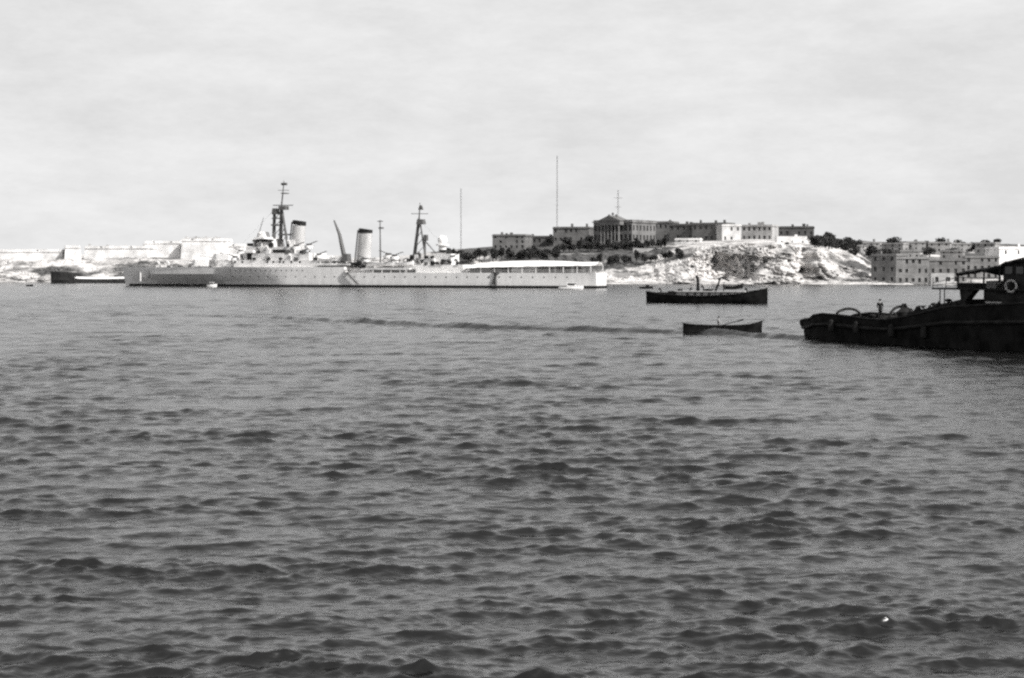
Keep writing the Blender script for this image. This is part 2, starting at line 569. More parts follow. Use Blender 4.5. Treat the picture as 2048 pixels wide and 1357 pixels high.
def holed_wall(mb, w, z0, z1, holes, thick, P):
    """a wall face with real openings; P maps (along, inward, up) to the mesh"""
    xs = sorted({0, w, *[h[0] for h in holes], *[h[1] for h in holes]})
    zs = sorted({z0, z1, *[h[2] for h in holes], *[h[3] for h in holes]})
    for i in range(len(xs) - 1):
        for j in range(len(zs) - 1):
            a, b, c, d = xs[i], xs[i + 1], zs[j], zs[j + 1]
            if any(h[0] <= (a + b) / 2 <= h[1] and h[2] <= (c + d) / 2 <= h[3] for h in holes):
                continue
            mb.quad(P(a, 0, c), P(b, 0, c), P(b, 0, d), P(a, 0, d))
    for a, b, c, d in holes:
        mb.quad(P(a, 0, c), P(a, thick, c), P(a, thick, d), P(a, 0, d))
        mb.quad(P(b, 0, d), P(b, thick, d), P(b, thick, c), P(b, 0, c))
        mb.quad(P(a, 0, c), P(b, 0, c), P(b, thick, c), P(a, thick, c))
        mb.quad(P(a, 0, d), P(a, thick, d), P(b, thick, d), P(b, 0, d))

def building(name, label, px0, px1, top, base, Y, theta=-28, depth=14, v=0.22, rows=2, cols=5, side_cols=0, cat='building', group=None, winw=1.2, winh=1.9, cornice=True, sink=9.0, roof_bits=0):
    o = at(px0, base, Y)
    fr = Frame(o, (math.cos(R(theta)), math.sin(R(theta))))
    w = fr.L(px1, base, 0)[0]
    h = at(px0, top, Y).z - o.z
    root = thing(name, o, fr.rz, label, cat, group)
    mb = MB()
    holes, spots = [], []
    rw = random.Random(int(px0 * 7 + top))
    for r_ in range(rows):
        zc = h * (r_ + 0.5) / rows
        for c_ in range(cols):
            xc = w * (c_ + 0.5) / cols
            ww, hh = min(winw, w / cols * 0.55), min(winh, h / rows * 0.62)
            if cols > 2 and rw.random() < 0.16:
                continue
            ww *= rw.uniform(0.75, 1.1); hh *= rw.uniform(0.72, 1.05)
            holes.append((xc - ww / 2, xc + ww / 2, zc - hh / 2, zc + hh / 2))
            spots.append((xc, zc, ww, hh))
    holed_wall(mb, w, -sink, h, holes, 0.45, lambda a, i, z: (a, i, z))
    sh, ss = [], []
    for r_ in range(rows):
        zc = h * (r_ + 0.5) / rows
        for c_ in range(side_cols):
            yc = depth * (c_ + 0.5) / side_cols
            ww, hh = min(winw, depth / side_cols * 0.55), min(winh, h / rows * 0.62)
            sh.append((yc - ww / 2, yc + ww / 2, zc - hh / 2, zc + hh / 2))
            ss.append((yc, zc, ww, hh))
    holed_wall(mb, depth, -sink, h, sh, 0.45, lambda a, i, z: (w - i, a, z))
    mb.quad((0, depth, -sink), (0, 0, -sink), (0, 0, h), (0, depth, h))
    mb.quad((w, depth, -sink), (0, depth, -sink), (0, depth, h), (w, depth, h))
    mb.build('wall', stone(v), root)
    MB().box(0.05, w - 0.05, 0.05, depth - 0.05, h - 0.35, h - 0.1).build('roof', stone(v * 0.8), root)
    if cornice:
        c = MB()
        e = 0.35
        for x0, x1, y0, y1 in ((-e, w + e, -e, -0.002), (-e, w + e, depth + 0.002, depth + e), (-e, -0.002, 0, depth), (w + 0.002, w + e, 0, depth)):
            c.box(x0, x1, y0, y1, h - 0.9, h - 0.5)
        c.build('cornice', stone(v * 1.05), root)
    for xc, zc, ww, hh in spots:
        pane(ww, hh, root, (xc, 0.38, zc))
    for yc, zc, ww, hh in ss:
        pane(ww, hh, root, (w - 0.40, yc, zc), (0, 0, R(90)))
    rb = random.Random(int(px0))
    for k in range(roof_bits):
        x = w * rb.uniform(0.08, 0.9); s = rb.uniform(0.7, 1.7)
        MB().box(x, x + s, depth * 0.2, depth * 0.2 + s, h - 0.1, h + rb.uniform(0.6, 1.6)).build('chimney', stone(v * 0.9), root)
    return root, fr, w, h

# --- the row on the headland, left to right
building('hospital_wing', 'grey flat-roofed building at the left end of the hilltop row', 985, 1050, 469, 499, 640, -14, 16, 0.15, 3, 6, 3, roof_bits=3)
building('link_block', 'low dark flat-roofed block between the two left hilltop buildings', 1052, 1106, 472, 492, 655, -8, 10, 0.09, 1, 5, 0, roof_bits=2)
building('hospital_wing', 'grey two-storey building just left of the pedimented villa', 1106, 1178, 454, 487, 645, -16, 16, 0.14, 2, 7, 2, roof_bits=2)

def villa():
    th, Y = -33, 632
    o = at(1187, 491, Y)
    fr = Frame(o, (math.cos(R(th)), math.sin(R(th))))
    w = fr.L(1264, 491, 0)[0]
    h = at(1187, 441, Y).z - o.z
    dp = 24.0
    root = thing('villa', o, fr.rz, 'large grey hilltop villa with columned portico and triangular pediment', 'building')
    v = 0.15
    mb = MB()
    holes = []
    n = 9
    for r_ in range(2):
        zc = h * (0.30 + 0.38 * r_)
        for c_ in range(n):
            xc = w * (c_ + 0.5) / n
            holes.append((xc - 0.75, xc + 0.75, zc - 1.35, zc + 1.35))
    holed_wall(mb, w, -9, h, holes, 0.6, lambda a, i, z: (a, i, z))
    sh = []
    for r_ in range(2):
        zc = h * (0.30 + 0.38 * r_)
        for c_ in range(7):
            yc = dp * (c_ + 0.5) / 7
            sh.append((yc - 0.75, yc + 0.75, zc - 1.25, zc + 1.25))
    holed_wall(mb, dp, -9, h, sh, 0.6, lambda a, i, z: (w - i, a, z))
    mb.quad((0, dp, -9), (0, 0, -9), (0, 0, h), (0, dp, h))
    mb.quad((w, dp, -9), (0, dp, -9), (0, dp, h), (w, dp, h))
    mb.build('wall', stone(v), root)
    MB().box(0.1, w - 0.1, 0.1, dp - 0.1, h - 0.6, h - 0.2).build('roof', stone(v * 0.8), root)
    for a, b, c, d in holes:
        pane(b - a, d - c, root, ((a + b) / 2, 0.5, (c + d) / 2))
    for a, b, c, d in sh:
        pane(b - a, d - c, root, (w - 0.52, (a + b) / 2, (c + d) / 2), (0, 0, R(90)))
    c = MB()
    for x0, x1, y0, y1 in ((-.5, w + .5, -.5, -.003), (-.5, w + .5, dp + .003, dp + .5), (-.5, -.003, 0, dp), (w + .003, w + .5, 0, dp)):
        c.box(x0, x1, y0, y1, h - 1.3, h - 0.7)
    c.build('cornice', stone(v * 1.1), root)
    # portico
    c0, c1 = w * 0.27, w * 0.77
    MB().box(c0 - .6, c1 + .6, -4.2, -0.52, -9, 0.9).build('portico_base', stone(v * 1.05), root)
    shaft = None
    for k in range(6):
        x = c0 + 0.5 + (c1 - c0 - 1.0) * k / 5
        if shaft is None:
            shaft = MB().lathe((0, 0, 0), [(0.75, 0), (0.75, 0.4), (0.55, 0.5), (0.46, h - 4.0), (0.75, h - 3.7), (0.75, h - 3.4)], 10).build('column', stone(v * 1.15), root, (x, -3.5, 0.9), True)
        else:
            share(shaft, 'column', root, (x, -3.5, 0.9))
    MB().box(c0 - .6, c1 + .6, -4.3, -0.52, h - 2.5, h - 0.5).build('entablature', stone(v * 1.05), root)
    MB().prism([(c0 - 1, h - 0.5), (c1 + 1, h - 0.5), ((c0 + c1) / 2, h + 2.1)], -4.6, 5.0).build('pediment', stone(v * 0.9), root)
    for k in range(3):
        MB().box((c0 + c1) / 2 - 2.4 + k * 2.0, (c0 + c1) / 2 - 1.6 + k * 2.0, -1, -0.2, h + (2.3 if k == 1 else 0.9), h + (3.4 if k == 1 else 2.6)).build('finial', stone(v * 0.8), root)
villa()

building('villa_wing', 'plain grey wing set back against the villa right side', 1306, 1346, 443, 484, 668, -20, 12, 0.16, 2, 4, 0, roof_bits=1)
building('hilltop_block', 'short grey block joined to the right of the pedimented villa', 1338, 1386, 448, 484, 655, -24, 12, 0.11, 2, 4, 0, roof_bits=2)
building('hilltop_block', 'long dark flat-roofed range in the middle of the hilltop row', 1384, 1452, 446, 486, 650, -26, 14, 0.12, 2, 6, 3, roof_bits=3)
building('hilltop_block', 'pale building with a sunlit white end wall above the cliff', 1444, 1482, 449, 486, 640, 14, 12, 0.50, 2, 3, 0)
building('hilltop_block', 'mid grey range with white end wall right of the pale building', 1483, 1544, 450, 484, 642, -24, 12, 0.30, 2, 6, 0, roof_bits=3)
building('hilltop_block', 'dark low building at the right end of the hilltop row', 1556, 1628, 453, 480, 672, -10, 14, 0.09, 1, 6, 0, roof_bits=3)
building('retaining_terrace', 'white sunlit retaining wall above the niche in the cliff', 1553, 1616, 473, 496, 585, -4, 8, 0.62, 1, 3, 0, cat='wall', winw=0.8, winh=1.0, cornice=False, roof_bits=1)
building('retaining_terrace', 'long grey retaining wall below the dark hilltop trees', 1104, 1268, 507, 520, 610, -3, 4, 0.26, 1, 1, 0, cat='wall', winw=0.8, winh=0.8, cornice=False)
building('retaining_terrace', 'grey stepped wall between the dark trees and white cliff', 1266, 1372, 497, 512, 606, -8, 4, 0.36, 1, 1, 0, cat='wall', winw=0.8, winh=0.8, cornice=False)
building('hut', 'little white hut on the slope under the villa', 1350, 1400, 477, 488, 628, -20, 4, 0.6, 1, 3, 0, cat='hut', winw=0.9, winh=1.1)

# --- the waterside and town at the right
building('quay_house', 'tall shaded grey house at the foot of the hill', 1742, 1792, 508, 569, 540, -34, 14, 0.17, 3, 3, 0, roof_bits=2)
building('quay_house', 'pale four-storey quay house with three rows of windows', 1794, 1858, 514, 570, 536, -4, 12, 0.21, 3, 5, 0, roof_bits=2)
building('quay_house', 'grey quay house to the right of the pale one', 1858, 1934, 518, 566, 548, -8, 12, 0.17, 3, 5, 0, roof_bits=3)
building('quay_shed', 'small whitish waterside shed with one dark doorway', 1862, 1908, 547, 571, 522, -6, 8, 0.4, 1, 2, 0, cat='shed', winw=1.6, winh=2.2, cornice=False)
building('quay_house', 'grey house partly behind the tug awning', 1930, 1998, 512, 560, 560, -10, 12, 0.2, 3, 5, 0)
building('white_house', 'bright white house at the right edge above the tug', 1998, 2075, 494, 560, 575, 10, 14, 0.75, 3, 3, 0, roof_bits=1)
k = 0
for px0, px1, top, base, Y, v, lab in (
    (1690, 1722, 490, 506, 640, 0.22, 'small hillside house right of the white cliff'),
    (1724, 1760, 484, 500, 690, 0.18, 'small hillside house on the skyline above the shaded quay house'),
    (1764, 1806, 486, 503, 680, 0.24, 'hillside house above the gap between shaded and pale quay houses'),
    (1812, 1852, 483, 502, 720, 0.20, 'skyline house directly above the pale quay house'),
    (1856, 1900, 484, 506, 700, 0.26, 'hillside house with the lightest wall on the right skyline'),
    (1904, 1944, 486, 505, 720, 0.22, 'skyline house above the left end of the tug awning'),
    (1950, 1990, 485, 508, 690, 0.25, 'last grey skyline house before the bright white one'),
    (1800, 1840, 500, 516, 600, 0.17, 'dark narrow house squeezed behind the pale quay house roof'),
    (1880, 1926, 500, 518, 610, 0.2, 'hillside house just behind the grey quay house roof')):
    building('hillside_house', lab, px0, px1, top, base, Y, [-20, 12, -30, 6][k % 4], 10, v, 2, 3, 0, cat='house', winw=1.0, winh=1.4, roof_bits=1 + k % 2)
    k += 1

# --- the pale fort on the left
def fort(label, px0, px1, top, base, Y, theta, depth, v, slit=0, parapet=0):
    o = at(px0, base, Y)
    fr = Frame(o, (math.cos(R(theta)), math.sin(R(theta))))
    w = fr.L(px1, base, 0)[0]
    h = at(px0, top, Y).z - o.z
    root = thing('fort_bastion', o, fr.rz, label, 'fort')
    MB().box(0, w, 0, depth, -8, h - 1.2, 1.2, 1.2).build('bastion', stone(v), root)
    MB().box(0.8, w - 0.8, 0.8, depth - 0.8, h - 1.197, h - 0.75).build('cordon', stone(v), root)
    MB().box(1.2, w - 1.2, 1.2, depth - 1.2, h - 0.747, h + 0.2).build('parapet', stone(v * 0.97), root)
    for i in range(slit):
        x = w * (i + 0.6) / (slit + 0.2)
        MB().box(x, x + 0.8, 1.05, 1.19, h - 0.6, h - 0.1).build('embrasure', M_DARK, root)
    for i in range(parapet):
        x = 3 + (w - 6) * i / max(1, parapet - 1)
        MB().box(x - 0.55, x + 0.55, 3, 4.2, h + 0.2, h + 0.8 + 0.5 * (i % 3 == 0)).build('merlon', stone(0.35), root)
fort('long low pale fort wall at the far left edge of the shore', -260, 128, 500, 524, 655, -2, 30, 0.60, 4)
fort('pale sloping bastion with a corner above the dark-bowed lighter', 126, 166, 492, 524, 648, 16, 20, 0.60, 0)
fort('pale fort wall stepped up left of the cruiser bow', 164, 296, 493, 526, 664, -3, 26, 0.60, 2, 4)
fort('pale fort block stepping up below the highest one', 284, 362, 483, 530, 678, -5, 24, 0.60, 2)
fort('highest pale fort block with dark merlons left of the cruiser bridge', 358, 447, 478, 530, 672, -5, 24, 0.60, 2, 11)
fort('small pale fort block stepping down towards the cruiser bridge', 444, 484, 489, 530, 680, -5, 20, 0.60, 1)
fort('low pale wall seen between the cruiser funnels', 468, 690, 512, 536, 690, -2, 20, 0.55, 3)
fort('low pale wall seen behind the cruiser mainmast', 700, 872, 516, 540, 680, -2, 20, 0.5, 2)

# ------------------------------------------------------------------ radio masts on the hill
def radio_mast(label, px, top, base, Y, rad, yards=(), group=None):
    o = at(px, base, Y)
    h = at(px, top, Y).z - o.z
    root = thing('radio_mast', o, R(20), label, 'mast')
    m = MB()
    for a in range(3):
        c, s = math.cos(a * 2.0944), math.sin(a * 2.0944)
        m.tube([(rad * c, rad * s, -3), (rad * .55 * c, rad * .55 * s, h)], 0.045, 5)
    m.build('lattice_leg', M_MAST, root)
    b = MB()
    n = int(h / 1.6)
    for i in range(n):
        f0, f1 = i / n, (i + 1) / n
        for a in range(3):
            p = lambda f, q: (rad * (1 - .45 * f) * math.cos(q * 2.0944), rad * (1 - .45 * f) * math.sin(q * 2.0944), h * f)
            b.tube([p(f0, a), p(f1, a + 1)], 0.022, 4)
    bo = b.build('lattice_bracing', M_MAST, root)
    bo['kind'] = 'stuff'
    for z, half in yards:
        MB().tube([(-half, 0, h * z), (half, 0, h * z)], 0.12, 6).build('yard', M_MAST, root)
radio_mast('thin lattice radio mast at the left foot of the hill', 922, 377, 500, 668, 0.32)
radio_mast('tallest thin radio mast beside the hilltop row', 1114, 312, 486, 668, 0.36)
radio_mast('short thick mast with crossed yards behind the villa roof', 1236, 380, 470, 668, 0.5, ((0.62, 1.6), (0.82, 2.4)))

# ------------------------------------------------------------------ trees and shrubs
def leaf_crown(seed, n, rx, rz, lobes, leaf):
    g = random.Random(seed)
    mb = MB()
    L = []
    for i in range(lobes):
        a = g.uniform(0, 6.28); d = g.uniform(0.15, 0.62)
        L.append((Vector((rx * d * math.cos(a), rx * d * math.sin(a), rz * g.uniform(-0.35, 0.6))), g.uniform(0.32, 0.55)))
    for i in range(n):
        c, s = g.choice(L)
        u = Vector((g.gauss(0, 1), g.gauss(0, 1), g.gauss(0, 1))).normalized() * (g.uniform(0.35, 1) ** 0.5) * s
        p = c + Vector((u.x * rx, u.y * rx, u.z * rz))
        a = Vector((g.gauss(0, 1), g.gauss(0, 1), g.gauss(0, .6))).normalized()
        b = a.cross(Vector((g.gauss(0, 1), g.gauss(0, 1), g.gauss(0, 1)))).normalized()
        k = leaf * g.uniform(0.6, 1.4)
        mb.quad(p - a * k, p - b * k * 0.6, p + a * k, p + b * k * 0.6)
    return mb

TREES = []
for i in range(5):
    H = [4.6, 5.4, 4.0, 6.2, 4.4][i]
    rx = [3.0, 2.6, 3.4, 2.2, 3.8][i]
    rz = [2.7, 3.1, 2.5, 3.6, 2.4][i]
    tm = MB()
    tm.tube([(0, 0, -1.5), (0.1, 0, H * 0.35), (0.0, 0.1, H * 0.75)], [0.34, 0.26, 0.12], 7)
    for a in range(4):
        c, s = math.cos(a * 1.6 + i), math.sin(a * 1.6 + i)
        tm.tube([(0.05, 0, H * (0.3 + 0.07 * a)), (rx * 0.5 * c, rx * 0.5 * s, H * (0.62 + 0.06 * a))], [0.14, 0.05], 5)
    TREES.append((tm, leaf_crown(50 + i, 900, rx, rz, 11, 0.40), H))
TDATA = []
def tree(px, base, Y, kind, scale, label, group):
    H = TREES[kind][2]
    o = at(px, base, Y)
    root = thing('tree', o, rng.uniform(0, 6.28), label, 'tree', group)
    root.scale = (scale * rng.uniform(0.9, 1.15),) * 2 + (scale,)
    while len(TDATA) <= kind:
        TDATA.append(None)
    if TDATA[kind] is None:
        a = TREES[kind][0].build('trunk', M_BARK, root)
        b = TREES[kind][1].build('crown', M_LEAF, root, (0, 0, H * 0.60))
        TDATA[kind] = (a, b)
    else:
        share(TDATA[kind][0], 'trunk', root, (0, 0, 0))
        share(TDATA[kind][1], 'crown', root, (0, 0, H * 0.60))

ORD = 'leftmost second third fourth fifth sixth seventh eighth ninth tenth eleventh twelfth thirteenth fourteenth fifteenth sixteenth seventeenth eighteenth nineteenth twentieth'.split()
ORD += ['twenty-' + w_ for w_ in 'first second third fourth fifth sixth'.split()]
def nth(i, what):
    return 'leftmost ' + what if i == 0 else ORD[i] + ' from the left of ' + what
def ground(px, row):
    return min((abs(shore_profile(px, t / 90)[1] - row), shore_profile(px, t / 90)[0]) for t in range(90))[1]

G1 = 'dark trees in the belt under the hilltop row'
for i in range(19):
    px = 1128 + i * 11.2 + rng.uniform(-4, 4)
    row = 505 - i * 0.55 + rng.uniform(-1.5, 3)
    tree(px, row, ground(px, row), i % 5, rng.uniform(0.6, 0.85), nth(i, 'the dark trees in the belt below the villa'), G1)
G2 = 'dark trees on the slope above the white awning'
for i in range(22):
    px = 900 + i * 10.4 + rng.uniform(-4, 4)
    row = 523 - 0.3 * i + rng.uniform(-5, 3)
    tree(px, row, ground(px, row), (i * 2 + 1) % 5, rng.uniform(0.7, 0.95), nth(i, 'the dark trees on the slope above the stern awning'), G2)
tree(1100, 490, 618, 0, 0.8, 'round black tree standing clear left of the two-storey building', None)
tree(1133, 491, 616, 4, 0.8, 'wide black tree standing clear before the two-storey building', None)
tree(1182, 490, 622, 3, 0.65, 'narrow dark tree at the left corner of the villa', None)
G3 = 'low dark trees along the foot of the terrace walls'
for i in range(13):
    px = 1190 + i * 14.0 + rng.uniform(-5, 5)
    row = 533 - i * 1.3 + rng.uniform(-2, 2)
    tree(px, row, ground(px, row), (i * 3) % 5, rng.uniform(0.5, 0.8), nth(i, 'the low dark trees below the grey terrace walls'), G3)
G4 = 'dark trees right of the white terrace wall'
for i in range(9):
    px = 1630 + i * 9 + rng.uniform(-3, 3)
    row = 496 + i * 0.8
    tree(px, row, ground(px, row), (i * 2) % 5, rng.uniform(0.9, 1.2), nth(i, 'the dark tree clump right of the white terrace wall'), G4)
G5 = 'trees among the hillside houses'
for i in range(24):
    px = 1695 + i * 13.0 + rng.uniform(-5, 5)
    row = rng.uniform(492, 522)
    tree(px, row, ground(px, row), (2, 4, 0)[i % 3], rng.uniform(0.8, 1.25), nth(i, 'the dark trees among the right hillside houses'), G5)

SHR = leaf_crown(90, 260, 1.5, 1.1, 6, 0.32)
SD = []
def shrub(px, row, Y, s, label):
    o = at(px, row, Y)
    if not SD:
        b = SHR.build('shrub', M_SCRUB, None, o)
        SD.append(b)
    else:
        b = share(SD[0], 'shrub', None, o)
    b.scale = (s, s, s)
    tag(b, label, 'shrub', 'dark shrubs on the white cliff')
for k_, (px, row, s) in enumerate(sorted(((1431, 524, 1.1), (1466, 516, 1.1), (1384, 534, 0.9), (1521, 499, 0.6), (1574, 489, 1.0), (1690, 513, 1.2), (1658, 548, 1.1), (1505, 534, 1.2), (1531, 523, 1.3), (1432, 505, 0.6), (1640, 531, 0.8), (1690, 540, 1.2), (1581, 532, 0.8), (1470, 545, 1.0), (1712, 545, 1.1)))):
    # set each on the cliff face at its column
    best = min(((abs(shore_profile(px, t / 60)[1] - row), shore_profile(px, t / 60)[0]) for t in range(60)))
    shrub(px, row, best[1] - 2.5, s, nth(k_, 'the dark shrubs on the bare white cliff'))

# ------------------------------------------------------------------ the cruiser
bowp, sternp = sea_pt(252, 572.2), sea_pt(1203, 577.0)
CF = Frame(bowp, (sternp - bowp))
CL = (sternp - bowp).length
cruiser = thing('cruiser', bowp, CF.rz, 'long light grey warship with two funnels and white stern awning', 'warship')
ZF, ZQ, ZK = 7.1, 5.15, 4.55
XBRK = CF.L(690, 545, -9)[0]
XKN = CF.L(432, 548, -9)[0]
def hb(x, kind):
    t = x / CL
    full = 9.6
    if kind == 'deck':
        f = min(1, (max(x, 0) / (CL * 0.30)) ** 0.62)
    elif kind == 'kn':
        f = min(1, (max(x, 0) / (CL * 0.31)) ** 0.68)
    else:
        f = min(1, (max(x - 3, 0) / (CL * 0.37)) ** 1.8)
    e = 1 - max(0, (t - 0.78) / 0.22) ** 2 * (0.42 if kind != 'wl' else 0.5)
    return max(0.12, full * f * e)
def crings(x0, x1, n, zt):
    out = []
    for i in range(n + 1):
        x = x0 + (x1 - x0) * i / n
        k = max(0, min(1, 1 - (x - XKN * 0.93) / (XKN * 0.14)))       # knuckle fades out aft
        d, kn, wl = hb(x, 'deck'), hb(x, 'kn'), hb(x, 'wl')
        kn = kn * k + (wl + (d - wl) * 0.75) * (1 - k)
        dk = d if k == 0 else max(d * (1 - k) + (kn + 0.15) * k, 0.12)
        rake = lambda z: -0.22 * z * max(0, 1 - x / 14) if x < 14 else 0
        zz = zt
        pts = [(0, -2.5), (wl * 0.97, -1.5), (wl, 0.9), (wl + (kn - wl) * 0.36, ZK * 0.5), (kn, min(ZK, zt - .3)), (dk, zz)]
        ring = [(x + rake(z), -y, z) for y, z in pts] + [(x + rake(z), y, z) for y, z in reversed(pts[1:])]
        out.append(ring)
    return out
hull = MB().loft(crings(0, XBRK, 46, ZF)).loft(crings(XBRK + 0.002, CL, 36, ZQ)).build('hull', M_HULL, cruiser, None, True)
bt = MB()
rb_ = []
for i in range(61):
    x = 1.5 + (CL - 1.2) * i / 60
    w_ = hb(min(x, CL), 'wl') + 0.05
    rb_.append([(x, -w_, -0.6), (x, -w_ - 0.02, 0.86), (x, w_ + 0.02, 0.86), (x, w_, -0.6)])
bt.loft(rb_).build('boot_topping', M_BOOT, cruiser)

def CB(name, px0, px1, top, bot, hw, m=None, tx=0, ty=0, parent=None, y0=None, y1=None):
    """a block on the ship given by where its near side shows"""
    ya = -hw if y0 is None else y0
    yb = hw if y1 is None else y1
    x0, zb = CF.L(px0, bot, ya)
    x1, _ = CF.L(px1, bot, ya)
    _, zt = CF.L((px0 + px1) / 2, top, ya)
    return MB().box(x0, x1, ya, yb, zb, zt, tx, ty).build(name, m or M_UPPER, parent or cruiser)

def CP(px, py, y=0.0):
    x, z = CF.L(px, py, y)
    return Vector((x, y, z))
def CT(name, pts, r, m=None, n=7, parent=None):
    return MB().tube(pts, r, n).build(name, m or M_MAST, parent or cruiser, None, True)

# gun turrets
def turret(px, deck, aft=False, label=None):
    p = CP(px, deck, 0)
    t = MB()
    t.loft([[(-3.6, -2.3, 0.5), (-1.0, -3.6, 0.5), (4.2, -3.2, 0.5), (4.2, 3.2, 0.5), (-1.0, 3.6, 0.5), (-3.6, 2.3, 0.5)],
            [(-2.6, -2.1, 2.7), (-0.8, -3.1, 2.9), (4.0, -2.8, 2.9), (4.0, 2.8, 2.9), (-0.8, 3.1, 2.9), (-2.6, 2.1, 2.7)]])
    t.lathe((0.6, 0, -1.5), [(3.0, 0), (3.0, 2.0)], 16)
    o = t.build('turret', M_UPPER, cruiser, p)
    for y in (-1.2, 0, 1.2):
        MB().tube([(-3.0, y, 1.6), (-9.5, y, 2.3)], [0.26, 0.16], 7).build('gun_barrel', M_UPPER, o)
    if aft:
        o.rotation_euler = (0, 0, math.pi)
turret(404, 536)
turret(446, 524)
CB('barbette', 436, 462, 522, 537, 4.0)
# forward superstructure, stepped
CB('deckhouse', 468, 636, 521, 537, 7.2)
CB('bridge_deck', 480, 618, 507, 521.2, 6.4)
CB('bridge_deck', 492, 582, 494, 507.2, 5.4)
CB('bridge_tower', 505, 545, 478, 494.2, 4.4, None, 0.4, 0.3)
CB('bridge_wing', 509, 528, 474.6, 478.2, 6.8, M_WHITE)
CB('director', 513, 527, 464, 474.7, 2.4, None, 0.4, 0.4)
CT('rangefinder', [CP(520, 466, -3.6), CP(520, 466, 3.6)], 0.45, M_UPPER)
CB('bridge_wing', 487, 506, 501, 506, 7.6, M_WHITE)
CB('shade_block', 494, 503, 507, 520, 6.45, M_DARK, y0=-6.6, y1=-6.35)
CB('shade_block', 545, 571, 499.5, 505.5, 5.42, M_DARK, y0=-6.0, y1=-5.38)  # dark block standing in for the shade inside an opening
CB('shade_block', 494, 508, 487, 493, 5, M_DARK, y0=-5.2, y1=-2)
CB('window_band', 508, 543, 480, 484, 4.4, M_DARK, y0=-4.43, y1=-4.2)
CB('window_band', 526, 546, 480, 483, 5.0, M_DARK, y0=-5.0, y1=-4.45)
for px in (535, 547, 560, 567, 583, 600, 470, 485):
    p = CP(px, 524.5, -7.2)
    MB().lathe((0, 0, 0), [(0.42, -0.05), (0.42, 0.06)], 10).build('porthole', M_DARK, cruiser, p).rotation_euler = (R(90), 0, 0)
sct = None
for zz_, n_ in ((3.7, 34), (5.9, 15)):
    for i in range(n_):
        x_ = CL * (0.27 + (0.70 if zz_ < 5 else 0.17) * i / n_)
        w1_, d1_ = hb(x_, 'wl'), hb(x_, 'deck')
        k1_ = w1_ + (d1_ - w1_) * .75
        y_ = -(w1_ + (k1_ - w1_) * (.36 + .64 * (zz_ - ZK / 2) / (ZK / 2))) if zz_ < ZK else -(k1_ + (d1_ - k1_) * (zz_ - ZK) / (ZF - ZK))
        if sct is None:
            sct = MB().lathe((0, 0, 0), [(0.24, -0.1), (0.24, 0.05)], 8).build('scuttle', M_DARK, cruiser, (x_, y_, zz_))
            sct.rotation_euler = (R(90), 0, 0)
        else:
            share(sct, 'scuttle', cruiser, (x_, y_, zz_), (R(90), 0, 0))
MB().tube([(13.0, -3.4, 5.2), (13.0, -3.5, 3.4), (12.2, -3.4, 3.0)], [.18, .2, .1], 6).build('anchor', M_DARK, cruiser)
# light guns along the decks
def flak(px, py, y, s=1.0, dirn=-1):
    p = CP(px, py, y)
    o = MB().lathe((0, 0, 0), [(1.5 * s, 0), (1.5 * s, 0.9 * s), (1.35 * s, 0.9 * s), (1.3 * s, 0.15)], 12).build('gun_tub', M_UPPER, cruiser, p)
    MB().box(-0.7 * s, 0.7 * s, -0.6 * s, 0.6 * s, 0.2, 1.5 * s).build('gun_mount', M_MAST, o)
    for yy in (-0.3, 0.3):
        MB().tube([(0, yy, 1.3 * s), (dirn * 3.0 * s, yy, 2.3 * s)], 0.11, 5).build('gun_barrel', M_MAST, o)
for a in ((592, 499, -5, 1.1, 1), (618, 497, -4, 1.1, 1), (470, 521, -5, 1.0, -1), (452, 516, 2, .8, -1), (638, 516, -6, 1.0, 1), (777, 517, -4, 1.2, -1), (789, 519, -6, 1.1, 1), (732, 524, -6, .9, -1), (905, 520, -5, 1.0, 1), (481, 508, -5, .9, -1)):
    flak(*a)
# foremast: tripod, starfish, topmast
CT('mast_leg', [CP(561, 494, 0), CP(563, 414, 0)], [0.75, 0.6])
CT('mast_leg', [CP(576, 500, -3), CP(564, 422, 0)], [0.36, 0.3])
CT('mast_leg', [CP(577, 500, 3.5), CP(565, 422, 0)], [0.36, 0.3])
CT('topmast', [CP(563, 414, 0), CP(568, 362, 0)], [0.3, 0.13])
CB('mast_platform', 557, 570, 412.5, 420, 1.4, M_MAST)
CB('mast_platform', 562, 572, 386, 388, 1.1, M_MAST)
CB('radar_aerial', 562, 572, 366, 371, 0.5, M_MAST)
for r0_, r1_ in ((490, 472), (472, 455), (455, 440), (440, 425)):
    f0_, f1_ = (500 - r0_) / 78, (500 - r1_) / 78
    CT('mast_brace', [CP(561.4 + f0_ * 1.5, r0_, 0), CP(576 - 12 * f1_, r1_, -3 * (1 - f1_))], 0.12, n=5)
    CT('mast_brace', [CP(548, r0_, 0), CP(562, r1_, 0)], 0.12, n=5)
CT('yard', [CP(564, 404, -6), CP(564, 404, 6)], 0.13)
CT('yard', [CP(546, 411, 0), CP(586, 411, 0)], 0.16)
CT('yard', [CP(556, 381, 0), CP(578, 381, 0)], 0.1)
CT('director_mast', [CP(547, 494, 0), CP(549, 424, 0)], [0.75, 0.55])
CB('director', 543, 553, 417, 429, 1.2, M_MAST, 0.2, 0.2)
CB('mast_platform', 542, 556, 449, 452, 1.6, M_MAST)
CB('mast_platform', 543, 556, 436, 438, 1.4, M_MAST)
CB('mast_platform', 556, 574, 468, 471, 1.8, M_MAST)
CT('aerial_spreader', [CP(519, 464, 0), CP(527, 436, 0)], [0.14, 0.1])
